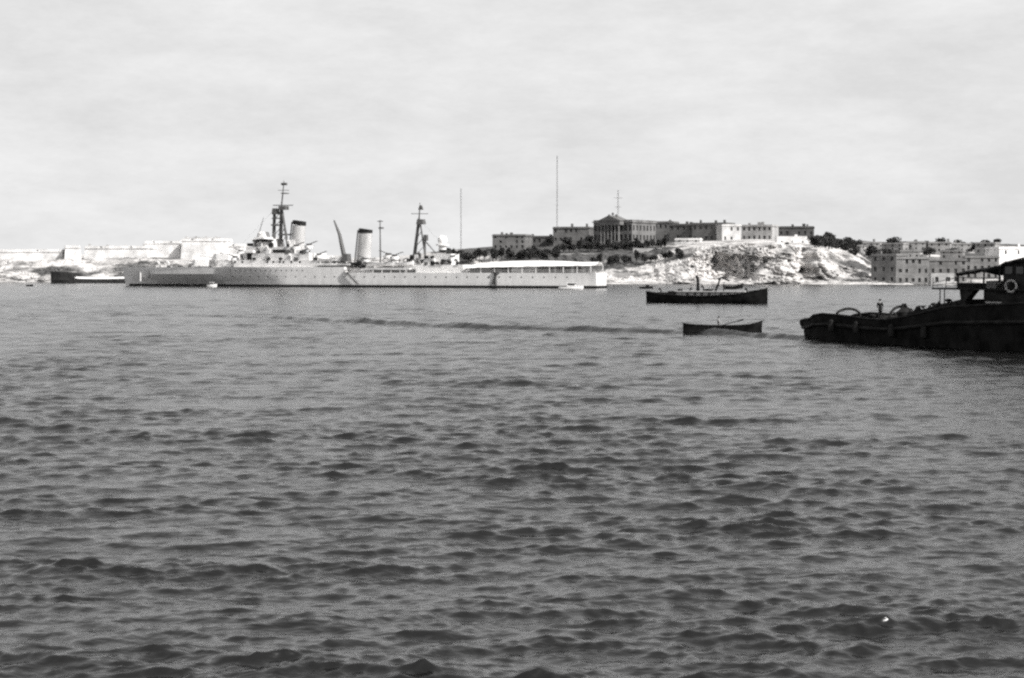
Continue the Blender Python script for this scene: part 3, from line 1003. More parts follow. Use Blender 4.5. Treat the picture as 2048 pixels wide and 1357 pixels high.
# funnels
def funnel(pt0, pt1, pb0, pb1, top, bot, cap):
    f = MB()
    x0, zt = CF.L(pt0, top, 0); x1, _ = CF.L(pt1, top, 0)
    a0, zb = CF.L(pb0, bot, 0); a1, _ = CF.L(pb1, bot, 0)
    _, zc = CF.L(pt0, cap, 0)
    def ring(u, grow=0):
        l, r_ = a0 + (x0 - a0) * u, a1 + (x1 - a1) * u
        z = zb + (zt - zb) * u
        c, h_ = (l + r_) / 2, (r_ - l) / 2 + grow
        return [(c + h_ * math.cos(2 * math.pi * k / 20), 1.75 * math.sin(2 * math.pi * k / 20) * (1 + grow / 2), z + (0.35 * math.cos(2 * math.pi * k / 20) * -1 if u > 0.9 else 0)) for k in range(20)]
    uc = (zc - zb) / (zt - zb)
    o = f.loft([ring(0), ring(0.5), ring(uc)])  .build('funnel', mat('grey_funnel_paint', 0.5, 0.6, 0.18, 0.5, stretch=(1, 1, .3)), cruiser, None, True)
    c = MB()
    c.loft([ring(uc + 0.002, 0.12), ring(1.0, 0.12), ring(1.0, -0.35), ring(uc + 0.08, -0.35)])
    c.build('funnel_cap', M_FCAP, o, None, True)
    l, _ = CF.L(pt0 - 1.5, top, 0)
    MB().tube([(a0 - 0.3, -0.6, zb), (l, -0.6, zt - 0.3)], 0.22, 6).build('steam_pipe', M_MAST, o)
funnel(587, 611, 579, 607, 442.5, 522, 450.5)
funnel(719, 744, 712, 740, 459, 530, 467)
CB('vent_casing', 574, 590, 480, 500, 2.0, M_UPPER, 0.3)
# midships
CB('boat_deck', 632, 700, 527, 531, 8.2)
CB('deckhouse', 640, 690, 531, 538, 5.5, M_BUFF)
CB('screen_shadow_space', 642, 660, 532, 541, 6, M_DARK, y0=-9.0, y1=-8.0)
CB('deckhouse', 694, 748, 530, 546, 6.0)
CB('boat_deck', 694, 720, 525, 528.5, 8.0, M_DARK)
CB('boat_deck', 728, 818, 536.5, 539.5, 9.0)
CB('shade_block', 748, 800, 539.6, 547.5, 6, M_DARK, y0=-7.5, y1=6)  # solid dark block painted as the shadow under the boat deck
CB('deckhouse', 722, 826, 526, 536.6, 5.5)
for px in (746, 764, 782, 800, 812):
    CT('stanchion', [CP(px, 547, -8.8), CP(px, 539, -8.8)], 0.12, M_UPPER)
# ship's boats on the boat deck
def ships_boat(px, py, y, L_=9.0):
    p = CP(px, py, y)
    rings = []
    for i in range(9):
        t = i / 8
        w_ = 1.25 * math.sin(math.pi * (0.06 + 0.88 * t)) ** 0.6
        zt = 1.15 + 0.5 * (2 * t - 1) ** 2
        rings.append([(L_ * (t - .5), -w_, zt), (L_ * (t - .5), -w_ * 0.75, 0.45), (L_ * (t - .5), 0, 0.12), (L_ * (t - .5), w_ * 0.75, 0.45), (L_ * (t - .5), w_, zt)])
    o = MB().loft(rings).build('boat', M_WHITE, None, None, True)
    o.parent = cruiser
    o.location = p
ships_boat(770, 533, -7.2, 10)
ships_boat(660, 525, -7.0, 9)
ships_boat(806, 532, -7.0, 8)
# aircraft and boat crane
CT('crane_post', [CP(689, 546, -7.5), CP(688, 508, -7.5)], [0.75, 0.55])
CT('crane_jib', [CP(688, 512, -7.5), CP(679, 470, -7), CP(668, 441, -6.5)], [0.85, 0.6, 0.25])
CT('crane_stay', [CP(689, 508, -7.5), CP(668, 441, -6.5)], 0.12)
CB('crane_house', 683, 695, 508, 524, 1.5, M_MAST, 0.2, 0.2, y0=-9.0, y1=-6)
# pole mast
CT('pole_mast', [CP(761, 528, 0), CP(760, 440, 0)], [0.34, 0.16])
CT('yard', [CP(755, 443, 0), CP(766, 443, 0)], 0.16)
CB('mast_platform', 757, 764, 455, 458, 0.7, M_MAST)
# mainmast and after superstructure
CB('deckhouse', 808, 926, 530, 547, 6.8)
CB('after_control', 818, 868, 518, 530.2, 5.0)
CB('after_control', 870, 902, 508, 530.1, 3.4)
CB('shade_block', 813, 821, 519, 530, 5.2, M_DARK, y0=-6.0, y1=-5.02)
CB('shade_block', 816, 830, 539, 549, 6, M_DARK, y0=-7.4, y1=-6.82)  # dark block put in as the shadowed gap at deck level
CB('shade_block', 832, 846, 520, 525, 5.2, M_DARK, y0=-5.4, y1=-5.02)
CB('shade_block', 882, 890, 519, 525, 3.6, M_DARK, y0=-4.0, y1=-3.42)
CB('shade_block', 895, 900, 518, 526, 3.6, M_DARK, y0=-4.0, y1=-3.42)
CT('mast_leg', [CP(828, 520, 0), CP(838, 438, 0)], [0.68, 0.5])
CT('mast_leg', [CP(851, 518, -3.2), CP(840, 442, 0)], [0.3, 0.24])
CT('mast_leg', [CP(852, 518, 3.4), CP(840, 442, 0)], [0.3, 0.24])
CT('topmast', [CP(838, 442, 0), CP(840, 406, 0)], [0.3, 0.1])
CB('mast_platform', 832, 846, 439, 449, 1.3, M_MAST, 0.3, 0.2)
CB('radar_aerial', 836, 845, 411, 420, 0.5, M_MAST, 0.6)
for r0_, r1_ in ((512, 494), (494, 478), (478, 463), (463, 450)):
    f0_, f1_ = (520 - r0_) / 78, (520 - r1_) / 78
    CT('mast_brace', [CP(828 + 10 * f0_, r0_, 0), CP(851 - 11 * f1_, r1_, -3.2 * (1 - f1_))], 0.11, n=5)
CT('yard', [CP(822, 428, 0), CP(856, 428, 0)], 0.11)
CT('derrick_post', [CP(850, 518, -2), CP(850, 472, -2)], [0.4, 0.25])
CT('derrick_boom', [CP(850, 482, -2), CP(876, 512, -3)], [0.22, 0.16])
CB('mast_platform', 847, 853, 470, 482, 0.7, M_MAST, y0=-2.7, y1=-1.3)
# white ball-shaped director aft
pb = CP(885, 500, 0)
d_ = MB().lathe((0, 0, 0), [(1.35, 0), (1.35, 2.6), (2.3, 2.7), (2.3, 3.1), (1.2, 3.2)], 16).build('director_pedestal', M_WHITE, cruiser, pb - Vector((0, 0, 1.2)), True)
r_ = 1.65
MB().lathe((0, 0, 4.5), [(max(0.05, r_ * math.cos(R(a))), r_ * math.sin(R(a))) for a in range(-80, 91, 10)], 18).build('director_dome', M_WHITE, d_, None, True)
MB().lathe((0, 0, 3.15), [(0.95, 0), (0.95, 0.4)], 12).build('director_neck', M_DARK, d_)
CB('after_ring', 878, 892, 500, 505, 2.2, M_DARK)
# after turret, mostly under the awning
turret(942, 549, True)
# awning: a shallow ridged canvas on stanchions, sagging between them
aw = []
N_ = 26
xa, _ = CF.L(929, 535, -8); xb, _ = CF.L(1186, 531, -6)
for i in range(N_ + 1):
    t = i / N_
    x = xa + (xb - xa) * t
    zE = CF.L(929 + 257 * t, 536.5 - 6.0 * t ** 0.6, -8)[1]
    zr = zE + 1.9 * math.sin(math.pi * min(1, 0.22 + t * 0.9) * 0.86) ** 0.7
    wv = (8.6 - 2.6 * t) * (1 if t < 0.93 else 1 - (t - 0.93) * 5)
    sag = -0.16 * math.sin(math.pi * ((t * 8) % 1))
    aw.append([(x, -wv, zE + sag), (x, -wv * 0.55, zE + (zr - zE) * 0.62), (x, 0, zr), (x, wv * 0.55, zE + (zr - zE) * 0.62), (x, wv, zE + sag),
               (x, wv, zE + sag - .08), (x, 0, zr - 0.1), (x, -wv, zE + sag - .08)])
MB().loft(aw).build('stern_awning', M_WHITE, cruiser, None, True)
for i in range(10):
    px = 934 + i * 27.5
    q = CP(px, 546.5, -7.9 + 0.22 * i)
    z1 = CF.L(px, 535.5 - 0.55 * i, -7.9 + 0.22 * i)[1]
    MB().tube([q, (q.x, q.y, z1)], 0.13, 6).build('awning_stanchion', M_UPPER, cruiser)
    q2 = Vector((q.x, -q.y, q.z))
    MB().tube([q2, (q2.x, q2.y, z1)], 0.13, 6).build('awning_stanchion', M_UPPER, cruiser)
CB('deckhouse', 940, 1000, 535, 547, 4.5, M_MAST)  # dark colour stands in for the awning's shade on it
CB('awning_shade_sheet', 1004, 1022, 535, 547, 5, M_DARK, y0=-5.0, y1=-4.8)  # this and the next three: dark sheets added as shade below the awning
CB('awning_shade_sheet', 1076, 1108, 534.5, 547, 5, M_MAST, y0=-4.6, y1=-4.4)
CB('awning_shade_sheet', 1112, 1142, 534, 547, 5, M_MAST, y0=-4.2, y1=-4.0)
CB('awning_shade_sheet', 1148, 1163, 534, 546, 5, M_MAST, y0=-3.9, y1=-3.7)
gc = random.Random(21)
for i in range(95):                       # lockers, ventilators, rafts and reels about the decks
    lo_, hi_, row_, y_ = gc.choice(((484, 620, 507.5, -6.0), (496, 580, 494.5, -5.0), (470, 634, 521.5, -6.8), (700, 820, 526.5, -5.2), (700, 742, 536, -7), (640, 690, 527.3, -7.0), (820, 866, 518.2, -4.6), (830, 925, 530.2, -6.4), (300, 400, 537, -3)))
    px_ = gc.uniform(lo_, hi_)
    q_ = CP(px_, row_, y_)
    k_ = gc.randrange(4)
    if k_ == 0:
        MB().box(-gc.uniform(.5, 1.1), gc.uniform(.5, 1.1), -.5, .5, -.2, gc.uniform(.8, 1.5), .08, .08).build('locker', gc.choice((M_UPPER, M_DARK, M_MAST)), cruiser, q_)
    elif k_ == 1:
        h_ = gc.uniform(1.2, 2.2)
        MB().tube([(0, 0, -.2), (0, 0, h_), (-.35, 0, h_ + .35), (-.7, 0, h_ + .35)], [.3, .3, .36, .5], 8).build('ventilator', gc.choice((M_UPPER, M_MAST)), cruiser, q_)
    elif k_ == 2:
        ang_ = [(1.3 * math.cos(a_ * math.pi / 8), 0, .9 + .65 * math.sin(a_ * math.pi / 8)) for a_ in range(17)]
        MB().tube(ang_, .22, 7).build('life_raft', gc.choice((M_MAST, M_DARK, M_BUFF)), cruiser, q_)
    else:
        MB().tube([(-.5, -.4, .6), (.5, -.4, .6)], .5, 10).build('hawser_reel', M_DARK, cruiser, q_)
CB('hatch_house', 1060, 1074, 537, 546, 2.0, M_UPPER)
CB('hatch_house', 1118, 1130, 538, 546, 1.8, M_MAST)
# rails
rail = []
for side in (-1, 1):
    for z_ in (0.5, 1.0):
        MB().tube([(x, side * hb(x, 'deck') * 0.99, ZF + z_) for x in np.linspace(2, XBRK - 2, 30)], 0.035, 4).build('guard_rail', M_UPPER, cruiser)
        MB().tube([(x, side * hb(x, 'wl') * 0.99, ZQ + z_) for x in np.linspace(XBRK + 2, CL - 0.5, 30)], 0.035, 4).build('guard_rail', M_UPPER, cruiser)
# accommodation ladders, hung down the near side
for pa, pb_ in (((692, 544), (716, 569)), ((992, 549), (985, 569))):
    y_ = -9.9 if pa[0] < 900 else -9.2
    A, B = CP(pa[0], pa[1], y_), CP(pb_[0], pb_[1], y_)
    lad = MB()
    for q in (0, 0.5):
        lad.tube([A + Vector((q, -0.45, 0)), B + Vector((q, -0.45, 0))], 0.1, 5)
    lad.build('ladder_stringer', M_MAST, cruiser)
    for k in range(12):
        c = A.lerp(B, (k + .5) / 12)
        MB().box(c.x - 0.35, c.x + 0.65, y_ - 0.75, y_ - 0.15, c.z - 0.06, c.z + 0.06).build('ladder_tread', M_MAST, cruiser)
CB('ladder_platform', 984, 998, 544, 546, 1, M_MAST, y0=-10.2, y1=-8.4)
CB('ladder_platform', 688, 700, 540, 542, 1, M_MAST, y0=-10.6, y1=-9.2)
CT('discharge_pipe', [CP(990, 547, -9.5), CP(992, 570, -9.3)], 0.5, M_MAST)
# staffs and anchor
CT('jackstaff', [CP(256, 538, 0), CP(257, 522, 0)], 0.09)
CT('ensign_staff', [CP(1186, 546, 0), CP(1192, 524, 0)], 0.1)
CT('anchor_cable', [CP(281, 545, -2.6), CP(281, 563, -3.0)], 0.28, M_UPPER)
# stays
for pa in ((563, 404, 440, 536), (838, 440, 925, 530)):
    CT('stay_wire', [CP(pa[0], pa[1], 0), CP(pa[2], pa[3], 0)], 0.02, n=4)

# ------------------------------------------------------------------ small craft helpers
def shell_rings(st, deck, t=0.12):
    """st: (x, half breadth at top, half breadth at water, top height); deck: floor height or function"""
    out = []
    for x, bt_, bw_, zt in st:
        zd = deck(x) if callable(deck) else deck
        zd = min(zd, zt - 0.02)
        bi = max(bt_ - t, bt_ * 0.3)
        near = [(x, -bt_, zt), (x, -(bt_ * 0.62 + bw_ * 0.38), zt * 0.5), (x, -bw_, 0.0), (x, -bw_ * 0.6, -0.5)]
        ring = near + [(x, 0, -0.7)] + [(a, -b, c) for a, b, c in reversed(near)] + [(x, bi, zt), (x, bi, zd), (x, -bi, zd), (x, -bi, zt)]
        out.append(ring)
    return out

def strip_top(st, r, name, m, parent):
    for s in (-1, 1):
        MB().tube([(x, s * b, z) for x, b, w_, z in st], r, 6).build(name, m, parent)

# --- people
def person(label, loc, rz, joints, mats, group=None):
    """joints: dict of joint positions; one skinned body mesh"""
    J = joints
    order = ['hip', 'waist', 'chest', 'neck', 'head0', 'head1']
    V, E, Rr = [], [], []
    idx = {}
    def add(n, r):
        idx[n] = len(V); V.append(J[n]); Rr.append(r)
    for n, r in (('hip', .155), ('waist', .14), ('chest', .17), ('neck', .06), ('head0', .095), ('head1', .085)):
        add(n, r)
    for a, b in zip(order[:-1], order[1:]):
        E.append((idx[a], idx[b]))
    for s in 'lr':
        for n, r in (('shoulder', .085), ('elbow', .055), ('wrist', .038), ('palm', .045), ('knee', .07), ('ankle', .045), ('toe', .045)):
            add(n + s, r)
        E += [(idx['chest'], idx['shoulder' + s]), (idx['shoulder' + s], idx['elbow' + s]), (idx['elbow' + s], idx['wrist' + s]), (idx['wrist' + s], idx['palm' + s]),
              (idx['hip'], idx['knee' + s]), (idx['knee' + s], idx['ankle' + s]), (idx['ankle' + s], idx['toe' + s])]
    me = bpy.data.meshes.new('person')
    me.from_pydata(V, E, [])
    o = bpy.data.objects.new('person_build', me)
    COL.objects.link(o)
    sk = o.modifiers.new('skin', 'SKIN')
    o.modifiers.new('sub', 'SUBSURF').levels = 1
    for i, r in enumerate(Rr):
        me.skin_vertices[0].data[i].radius = (r, r)
    me.skin_vertices[0].data[0].use_root = True
    dg = bpy.context.evaluated_depsgraph_get()
    ev = o.evaluated_get(dg)
    m2 = bpy.data.meshes.new_from_object(ev)
    bpy.data.objects.remove(o)
    root = thing('person', loc, rz, label, 'person', group)
    m2.materials.clear()
    for m in mats:
        m2.materials.append(m)
    hz, nz = Vector(J['hip']), Vector(J['neck'])
    for p in m2.polygons:
        c = p.center
        near = min(idx, key=lambda n: (Vector(V[idx[n]]) - c).length)
        p.material_index = 2 if near[:4] in ('head', 'palm', 'neck') else (1 if near[:3] in ('hip', 'kne', 'ank', 'toe') else 0)
        p.use_smooth = True
    b = bpy.data.objects.new('body', m2)
    COL.objects.link(b)
    b.parent = root
    hd = Vector(J['head1'])
    MB().lathe((hd.x, hd.y, hd.z - 0.02), [(0.105, -0.03), (0.115, 0.03), (0.10, 0.09), (0.05, 0.125), (0.01, 0.13)], 12).build('cap', M_CLOTH, root, None, True)
    f = MB()
    for s in 'lr':
        pm, w_ = Vector(J['palm' + s]), Vector(J['wrist' + s])
        d = (pm - w_).normalized()
        side = d.cross(Vector((0, 0, 1))).normalized()
        for k, l in zip((-1.5, -.5, .5, 1.5), (.06, .075, .08, .065)):
            f.tube([pm + side * k * .02, pm + side * k * .021 + d * l, pm + side * k * .02 + d * (l + .01) - Vector((0, 0, .035))], [.011, .01, .008], 5)
        f.tube([pm - side * .03 - d * .03, pm - side * .06 + d * .02], [.012, .009], 5)
    f.build('fingers', M_SKIN, root)
    return root

SIT = dict(hip=(0, 0, .5), waist=(0.02, 0, .7), chest=(0.06, 0, .95), neck=(.08, 0, 1.16), head0=(.09, 0, 1.26), head1=(.10, 0, 1.38),
           shoulderl=(.06, .19, 1.05), elbowl=(.22, .26, .84), wristl=(.45, .2, .86), palml=(.53, .19, .87),
           shoulderr=(.06, -.19, 1.05), elbowr=(.22, -.26, .84), wristr=(.45, -.2, .86), palmr=(.53, -.19, .87),
           kneel=(.42, .14, .52), anklel=(.55, .14, .1), toel=(.7, .14, .05), kneer=(.42, -.14, .52), ankler=(.55, -.14, .1), toer=(.7, -.14, .05))
STAND = dict(hip=(0, 0, .92), waist=(.01, 0, 1.08), chest=(.04, 0, 1.32), neck=(.07, 0, 1.5), head0=(.09, 0, 1.58), head1=(.10, 0, 1.68),
             shoulderl=(.03, .2, 1.4), elbowl=(.10, .27, 1.13), wristl=(.30, .22, 1.02), palml=(.38, .2, 1.0),
             shoulderr=(.03, -.2, 1.4), elbowr=(.06, -.27, 1.12), wristr=(.22, -.24, .94), palmr=(.28, -.22, .87),
             kneel=(.06, .12, .5), anklel=(-.02, .14, .08), toel=(.16, .15, .04), kneer=(.04, -.12, .5), ankler=(-.06, -.14, .08), toer=(.12, -.15, .04))

# ------------------------------------------------------------------ black coaster / fishing craft in mid harbour
p0, p1 = sea_pt(1298, 605.5), sea_pt(1534, 607.5)
TF = Frame(p0, p1 - p0)
TL = (p1 - p0).length
tr = thing('work_boat', p0, TF.rz, 'black wooden motor vessel with pale deckhouse and thin funnel', 'boat')
def tz(px, py):
    return TF.L(px, py, -2.4)
st = []
for px, py, b, w_ in ((1292, 583, .25, .05), (1300, 585.5, 1.2, .5), (1315, 588, 2.1, 1.5), (1345, 590.5, 2.6, 2.3), (1390, 592.5, 2.8, 2.6), (1440, 591.5, 2.8, 2.5), (1475, 589, 2.5, 2.0), (1490, 586, 2.2, 1.6), (1498, 583.5, 2.0, 1.35), (1515, 581, 1.4, .75), (1528, 578.5, .6, .25), (1535, 576.5, .12, .06)):
    x, z = TF.L(px, py, -b)
    st.append((x, b, w_, z))
MB().loft(shell_rings(st, lambda x: 1.0 + 0.9 * max(0, x / TL - .75) * 4, 0.15)).build('hull', M_BLACK, tr, None, True)
strip_top(st, 0.09, 'gunwale', M_BLACK2, tr)
def TB(name, px0, px1, top, bot, y0, y1, m, tx=0, ty=0, parent=None):
    x0, zb = TF.L(px0, bot, y0); x1, _ = TF.L(px1, bot, y0); _, zt = TF.L((px0 + px1) / 2, top, y0)
    return MB().box(x0, x1, y0, y1, zb, zt, tx, ty).build(name, m, parent or tr)
dh = TB('deckhouse', 1352, 1486, 584, 595, -1.9, 1.9, M_BUFF, 0.1, 0.1)
TB('deckhouse_roof', 1349, 1489, 582.6, 584, -2.15, 2.15, M_BUFF, 0.05, 0.05)
for px in (1375, 1390, 1403, 1418, 1442, 1456):
    TB('window', px - 2.5, px + 2.5, 585.5, 590.5, -1.96, -1.8, M_GLASS, parent=dh)
TB('winch', 1334, 1351, 582.5, 592, -1.2, 1.2, M_BLACK2, 0.15, 0.15)
TB('hatch', 1312, 1332, 585, 591, -1.0, 1.0, M_BLACK2, 0.1, 0.1)
x, zb = TF.L(1396, 583, 0); _, zt = TF.L(1394, 553, 0)
MB().tube([(x, 0, zb - .2), (x - 0.02, 0, zb + (zt - zb) * .6), (x - .12, 0, zt - .25), (x - .30, 0, zt)], [.33, .31, .28, .30], 12).build('funnel', M_BLACK2, tr, None, True)
MB().tube([(x - .30, 0, zt - .02), (x - .34, 0, zt + .08)], [.34, .34], 12).build('funnel_cowl', M_BLACK, tr, None, True)
# mast stump with derrick and a stowed dinghy
a = TF.L(1431, 583, 0); b = TF.L(1441, 556, 0)
MB().tube([(a[0], 0, a[1]), (b[0], 0, b[1])], [.24, .15], 8).build('mast', M_BLACK2, tr)
c = TF.L(1458, 563, 0)
MB().tube([(b[0] - .6, 0, b[1] - .3), (b[0] + .3, 0, b[1] + .05), (c[0], 0, c[1])], [.16, .2, .1], 7).build('derrick', M_BLACK2, tr)
MB().tube([(b[0] - .1, 0, b[1]), (TF.L(1526, 579, 0)[0], 0, TF.L(1526, 579, 0)[1])], .03, 4).build('forestay', M_BLACK2, tr)
for px in (1352, 1364, 1430, 1470, 1484):
    x, z = TF.L(px, 593, -2.5)
    MB().tube([(x, -2.5, z), (x, -2.5, z + 1.0)], .05, 5).build('rail_post', M_BLACK2, tr)
for px, k_ in ((1360, 0), (1407, 1), (1414, 0), (1421, 0), (1494, 1), (1505, 0), (1322, 1)):
    x, z = TF.L(px, 583 if 1350 < px < 1488 else 588, -.6)
    if k_:
        MB().tube([(x, -.6, z - .6), (x, -.6, z + .7), (x - .2, -.6, z + .95), (x - .4, -.6, z + .95)], [.14, .14, .2, .26], 8).build('ventilator', M_BLACK2, tr, None, True)
    else:
        MB().box(x - .45, x + .45, -1.0, -.1, z - .4, z + .45, .06, .06).build('locker', M_BLACK2, tr)
x0, z0 = TF.L(1449, 582, 0); x1, _ = TF.L(1486, 582, 0)
rings = []
for i in range(9):
    t = i / 8
    w_ = max(.04, .8 * math.sin(math.pi * (.04 + .92 * t)) ** .6)
    X_ = x0 + (x1 - x0) * t
    zz = z0 + .12 + .75 + .55 * (2 * t - .9) ** 2 * (1 if t > .45 else .3)
    zk = z0 + .25 + .6 * max(0, t - .55)
    rings.append([(X_, -w_, zz), (X_, -w_ * .6, (zz + zk) / 2), (X_, 0, zk), (X_, w_ * .6, (zz + zk) / 2), (X_, w_, zz)])
din = MB().loft(rings).build('dinghy', M_BLACK2, None, None, True)
din.location = p0; din.rotation_euler = (0, 0, TF.rz)
tag(din, 'dark dinghy stowed on the black motor vessel deckhouse', 'dinghy')
xx, zz = TF.L(1383, 583, -.5)
person('crew member sitting on the deckhouse of the black motor vessel', TF.o + TF.u * xx + TF.v * -.5 + Vector((0, 0, zz - .28)), TF.rz + math.pi, SIT, [M_CLOTH, M_CLOTH, M_SKIN])

xx, zz = TF.L(1447, 583, -1.0)
person('crew member standing by the mast of the black motor vessel', TF.o + TF.u * xx + TF.v * -1.0 + Vector((0, 0, zz)), TF.rz, STAND, [M_CLOTH, M_CLOTH, M_SKIN])

# ------------------------------------------------------------------ rowing boat
p0, p1 = sea_pt(1370, 667.5), sea_pt(1524, 668)
BF = Frame(p0, p1 - p0)
rb2 = thing('rowing_boat', p0, BF.rz, 'small dark rowing boat with upturned bow between vessel and tug', 'boat')
st = []
for px, py, b, w_ in ((1366, 647, .52, .42), (1372, 648.5, .62, .5), (1390, 650.5, .85, .68), (1420, 652, .95, .75), (1450, 652.5, .93, .72), (1480, 651.5, .74, .52), (1500, 649.5, .5, .3), (1516, 645.5, .22, .1), (1524, 642, .06, .04)):
    x, z = BF.L(px, py, -b)
    st.append((x, b, w_, z))
MB().loft(shell_rings(st, 0.18, 0.07)).build('hull', M_BLACK, rb2, None, True)
strip_top(st, 0.045, 'gunwale', M_BLACK2, rb2)
x, z = BF.L(1524, 643, 0); x2, z2 = BF.L(1529, 639.5, 0)
MB().tube([(x - .1, 0, z - 1.2), (x, 0, z), (x2, 0, z2)], [.07, .07, .05], 6).build('stem_post', M_BLACK2, rb2)
for px in (1395, 1432, 1468):
    x, z = BF.L(px, 656, 0)
    MB().box(x - .14, x + .14, -.75, .75, .5, .55).build('thwart', M_BLACK2, rb2)
xx, zz = BF.L(1437, 650, 0)
person('rower in a grey shirt seated in the small dark rowing boat', BF.o + BF.u * (xx - .08) + Vector((0, 0, .30)), BF.rz, {k_: (v_[0], v_[1], v_[2] * 1.06) for k_, v_ in SIT.items()}, [M_SHIRT, M_CLOTH, M_SKIN])
a = BF.L(1437, 653, -.8); b = BF.L(1487, 639.5, -1.9)
def oar(y0, ya, yb, a, b, label):
    A, B = Vector((a[0], ya, a[1])), Vector((b[0], yb, b[1]))
    o = MB().tube([A, A.lerp(B, .72), B], [.05, .045, .04], 6)
    d = (B - A).normalized(); s = Vector((0, 0, 1)) * .09
    o.loft([[A.lerp(B, .72) + s * .5, A.lerp(B, .72) - s * .5, A.lerp(B, .72) - s * .5 + Vector((0, .03, 0)), A.lerp(B, .72) + s * .5 + Vector((0, .03, 0))],
            [B + s, B - s, B - s + Vector((0, .03, 0)), B + s + Vector((0, .03, 0))]])
    ob = o.build('oar', M_BLACK2, None)
    ob.location = p0; ob.rotation_euler = (0, 0, BF.rz)
    tag(ob, label, 'oar')
oar(0, -.8, -1.9, a, b, 'oar slanting up over the near side of the rowing boat')

# ------------------------------------------------------------------ the tug at the right edge
P0, P1 = sea_pt(1612, 680.5), sea_pt(2048, 706)
u_ = (P1 - P0).normalized()
v_ = Vector((-u_.y, u_.x, 0))
UF = Frame(P0 + v_ * 3.1, u_)
tug = thing('tug', UF.o, UF.rz, 'black tug with arched towing beams and dark awning at right edge', 'tug')
TUGL = 39.0
def uz(px, py, y=-3.1):
    return UF.L(px, py, y)
top_pts = [uz(1606, 641, -1.2), uz(1618, 639, -2.2), uz(1627, 631, -2.6), uz(1645, 628, -3.0), uz(1690, 632, -3.2), uz(1740, 638), uz(1775, 640), uz(1812, 634), uz(1838, 628), uz(1870, 620), uz(1900, 614), uz(1960, 611), uz(2010, 609), uz(2060, 606)]
bt_ = [1.2, 2.2, 2.6, 3.0, 3.2, 3.3, 3.3, 3.3, 3.3, 3.3, 3.3, 3.3, 3.2, 3.1]
bw_ = [1.0, 2.0, 2.4, 2.7, 2.9, 3.0, 3.05, 3.1, 3.1, 3.1, 3.1, 3.05, 3.0, 2.8]
st = [(x, b, w_, z) for (x, z), b, w_ in zip(top_pts, bt_, bw_)]
xl, zl = st[-1][0], st[-1][3]
for f, b, w_ in ((.35, 2.7, 2.2), (.65, 2.0, 1.3), (.87, 1.1, .5), (1.0, .15, .08)):
    st.append((xl + (TUGL - xl) * f, b, w_, zl + .7 * f))
st.sort()
def tug_deck(x):
    return float(np.interp(x, [0, 9, 16, 22, 40], [1.3, 1.3, 1.7, 2.6, 3.2]))
MB().loft(shell_rings(st, tug_deck, 0.18)).build('hull', M_BLACK, tug, None, True)
strip_top(st, 0.11, 'bulwark_rail', M_BLACK2, tug)
for s in (-1, 1):
    MB().tube([(x, s * (b * .8 + w_ * .2 + .1), z * .62) for x, b, w_, z in st], .17, 7).build('rubbing_strake', M_BLACK2, tug)
MB().tube([(st[0][0] - .25, y, 1.35 + .3 * math.cos(y)) for y in np.linspace(-1.1, 1.1, 9)], .42, 10).build('stern_fender', M_BLACK2, tug, None, True)
for px, py in ((1665, 652), (1715, 656), (1785, 662), (1850, 665)):
    x, z = uz(px, py, -3.4)
    MB().lathe((0, 0, -.5), [(.05, -.1), (.24, 0), (.3, .5), (.24, 1.0), (.05, 1.1)], 9).build('rope_fender', M_BLACK2, tug, (x, -3.55, z), True)
# towing arches
for (pl, pr, pt, pbase) in ((1671, 1722, 618, 640), (1776, 1829, 613.5, 637)):
    pc = (pl + pr) / 2
    xc, zt = UF.L(pc, pt, 0)
    hw = (pr - pl) / 2 / F * (UF.o.y + UF.u.y * xc) / UF.v.x * 1.06
    zb = float(np.interp(xc, [s_[0] for s_ in st], [s_[3] for s_ in st])) - .35
    pts = [(xc, -hw * math.cos(math.pi * i / 16), zb + (zt - zb) * math.sin(math.pi * i / 16) ** .8) for i in range(17)]
    MB().tube([(xc, -hw, tug_deck(xc))] + pts + [(xc, hw, tug_deck(xc))], .13, 8).build('towing_arch', M_BLACK2, tug, None, True)
# towing bitts, capstan, coiled rope, deck gear
x, z = UF.L(1750, 634, -.4)
zd = tug_deck(x)
bi = MB().lathe((x - .5, -.3, zd), [(.42, 0), (.42, .15), (.26, .3), (.24, 1.0), (.36, 1.1), (.36, 1.25), (.05, 1.3)], 12).build('capstan', M_BLACK2, tug, None, True)
for dy in (-.7, .7):
    MB().tube([(x + 1.5, dy, zd), (x + 1.5, dy, zd + 1.5)], .17, 8).build('towing_bitt', M_BLACK2, tug)
MB().tube([(x + 1.5, -1.15, zd + 1.1), (x + 1.5, 1.15, zd + 1.1)], .13, 8).build('bitt_bar', M_BLACK2, tug)
x, z = UF.L(1760, 634, -1.9)
person('deckhand in dark clothes standing between the towing arches on the tug', UF.o + UF.u * x + UF.v * -1.9 + Vector((0, 0, tug_deck(x) + 1.0)), UF.rz + math.pi * .8, STAND, [M_CLOTH, M_CLOTH, M_SKIN])
MB().box(x - .9, x + .9, -2.9, -1.0, tug_deck(x) - .1, tug_deck(x) + 1.02, .25, .2).build('hatch', M_BLACK2, tug)
zz_ = tug_deck(x)
for sx_ in (-1, 1):
    MB().tube([(x + 1.1, sx_ * .9, zz_), (x + 1.1, sx_ * .12, zz_ + 2.35)], [.16, .12], 7).build('winch_leg', M_BLACK2, tug)
MB().lathe((x + 1.1, 0, zz_ + .4), [(.1, 0), (.75, .1), (.6, .7), (.7, 1.2), (.3, 1.5), (.05, 1.6)], 12).build('winch_drum', M_BLACK2, tug, None, True)
xa_, _ = UF.L(1846, 624, -2); xb_, _ = UF.L(1925, 620, -2)
z0 = tug_deck(xa_)
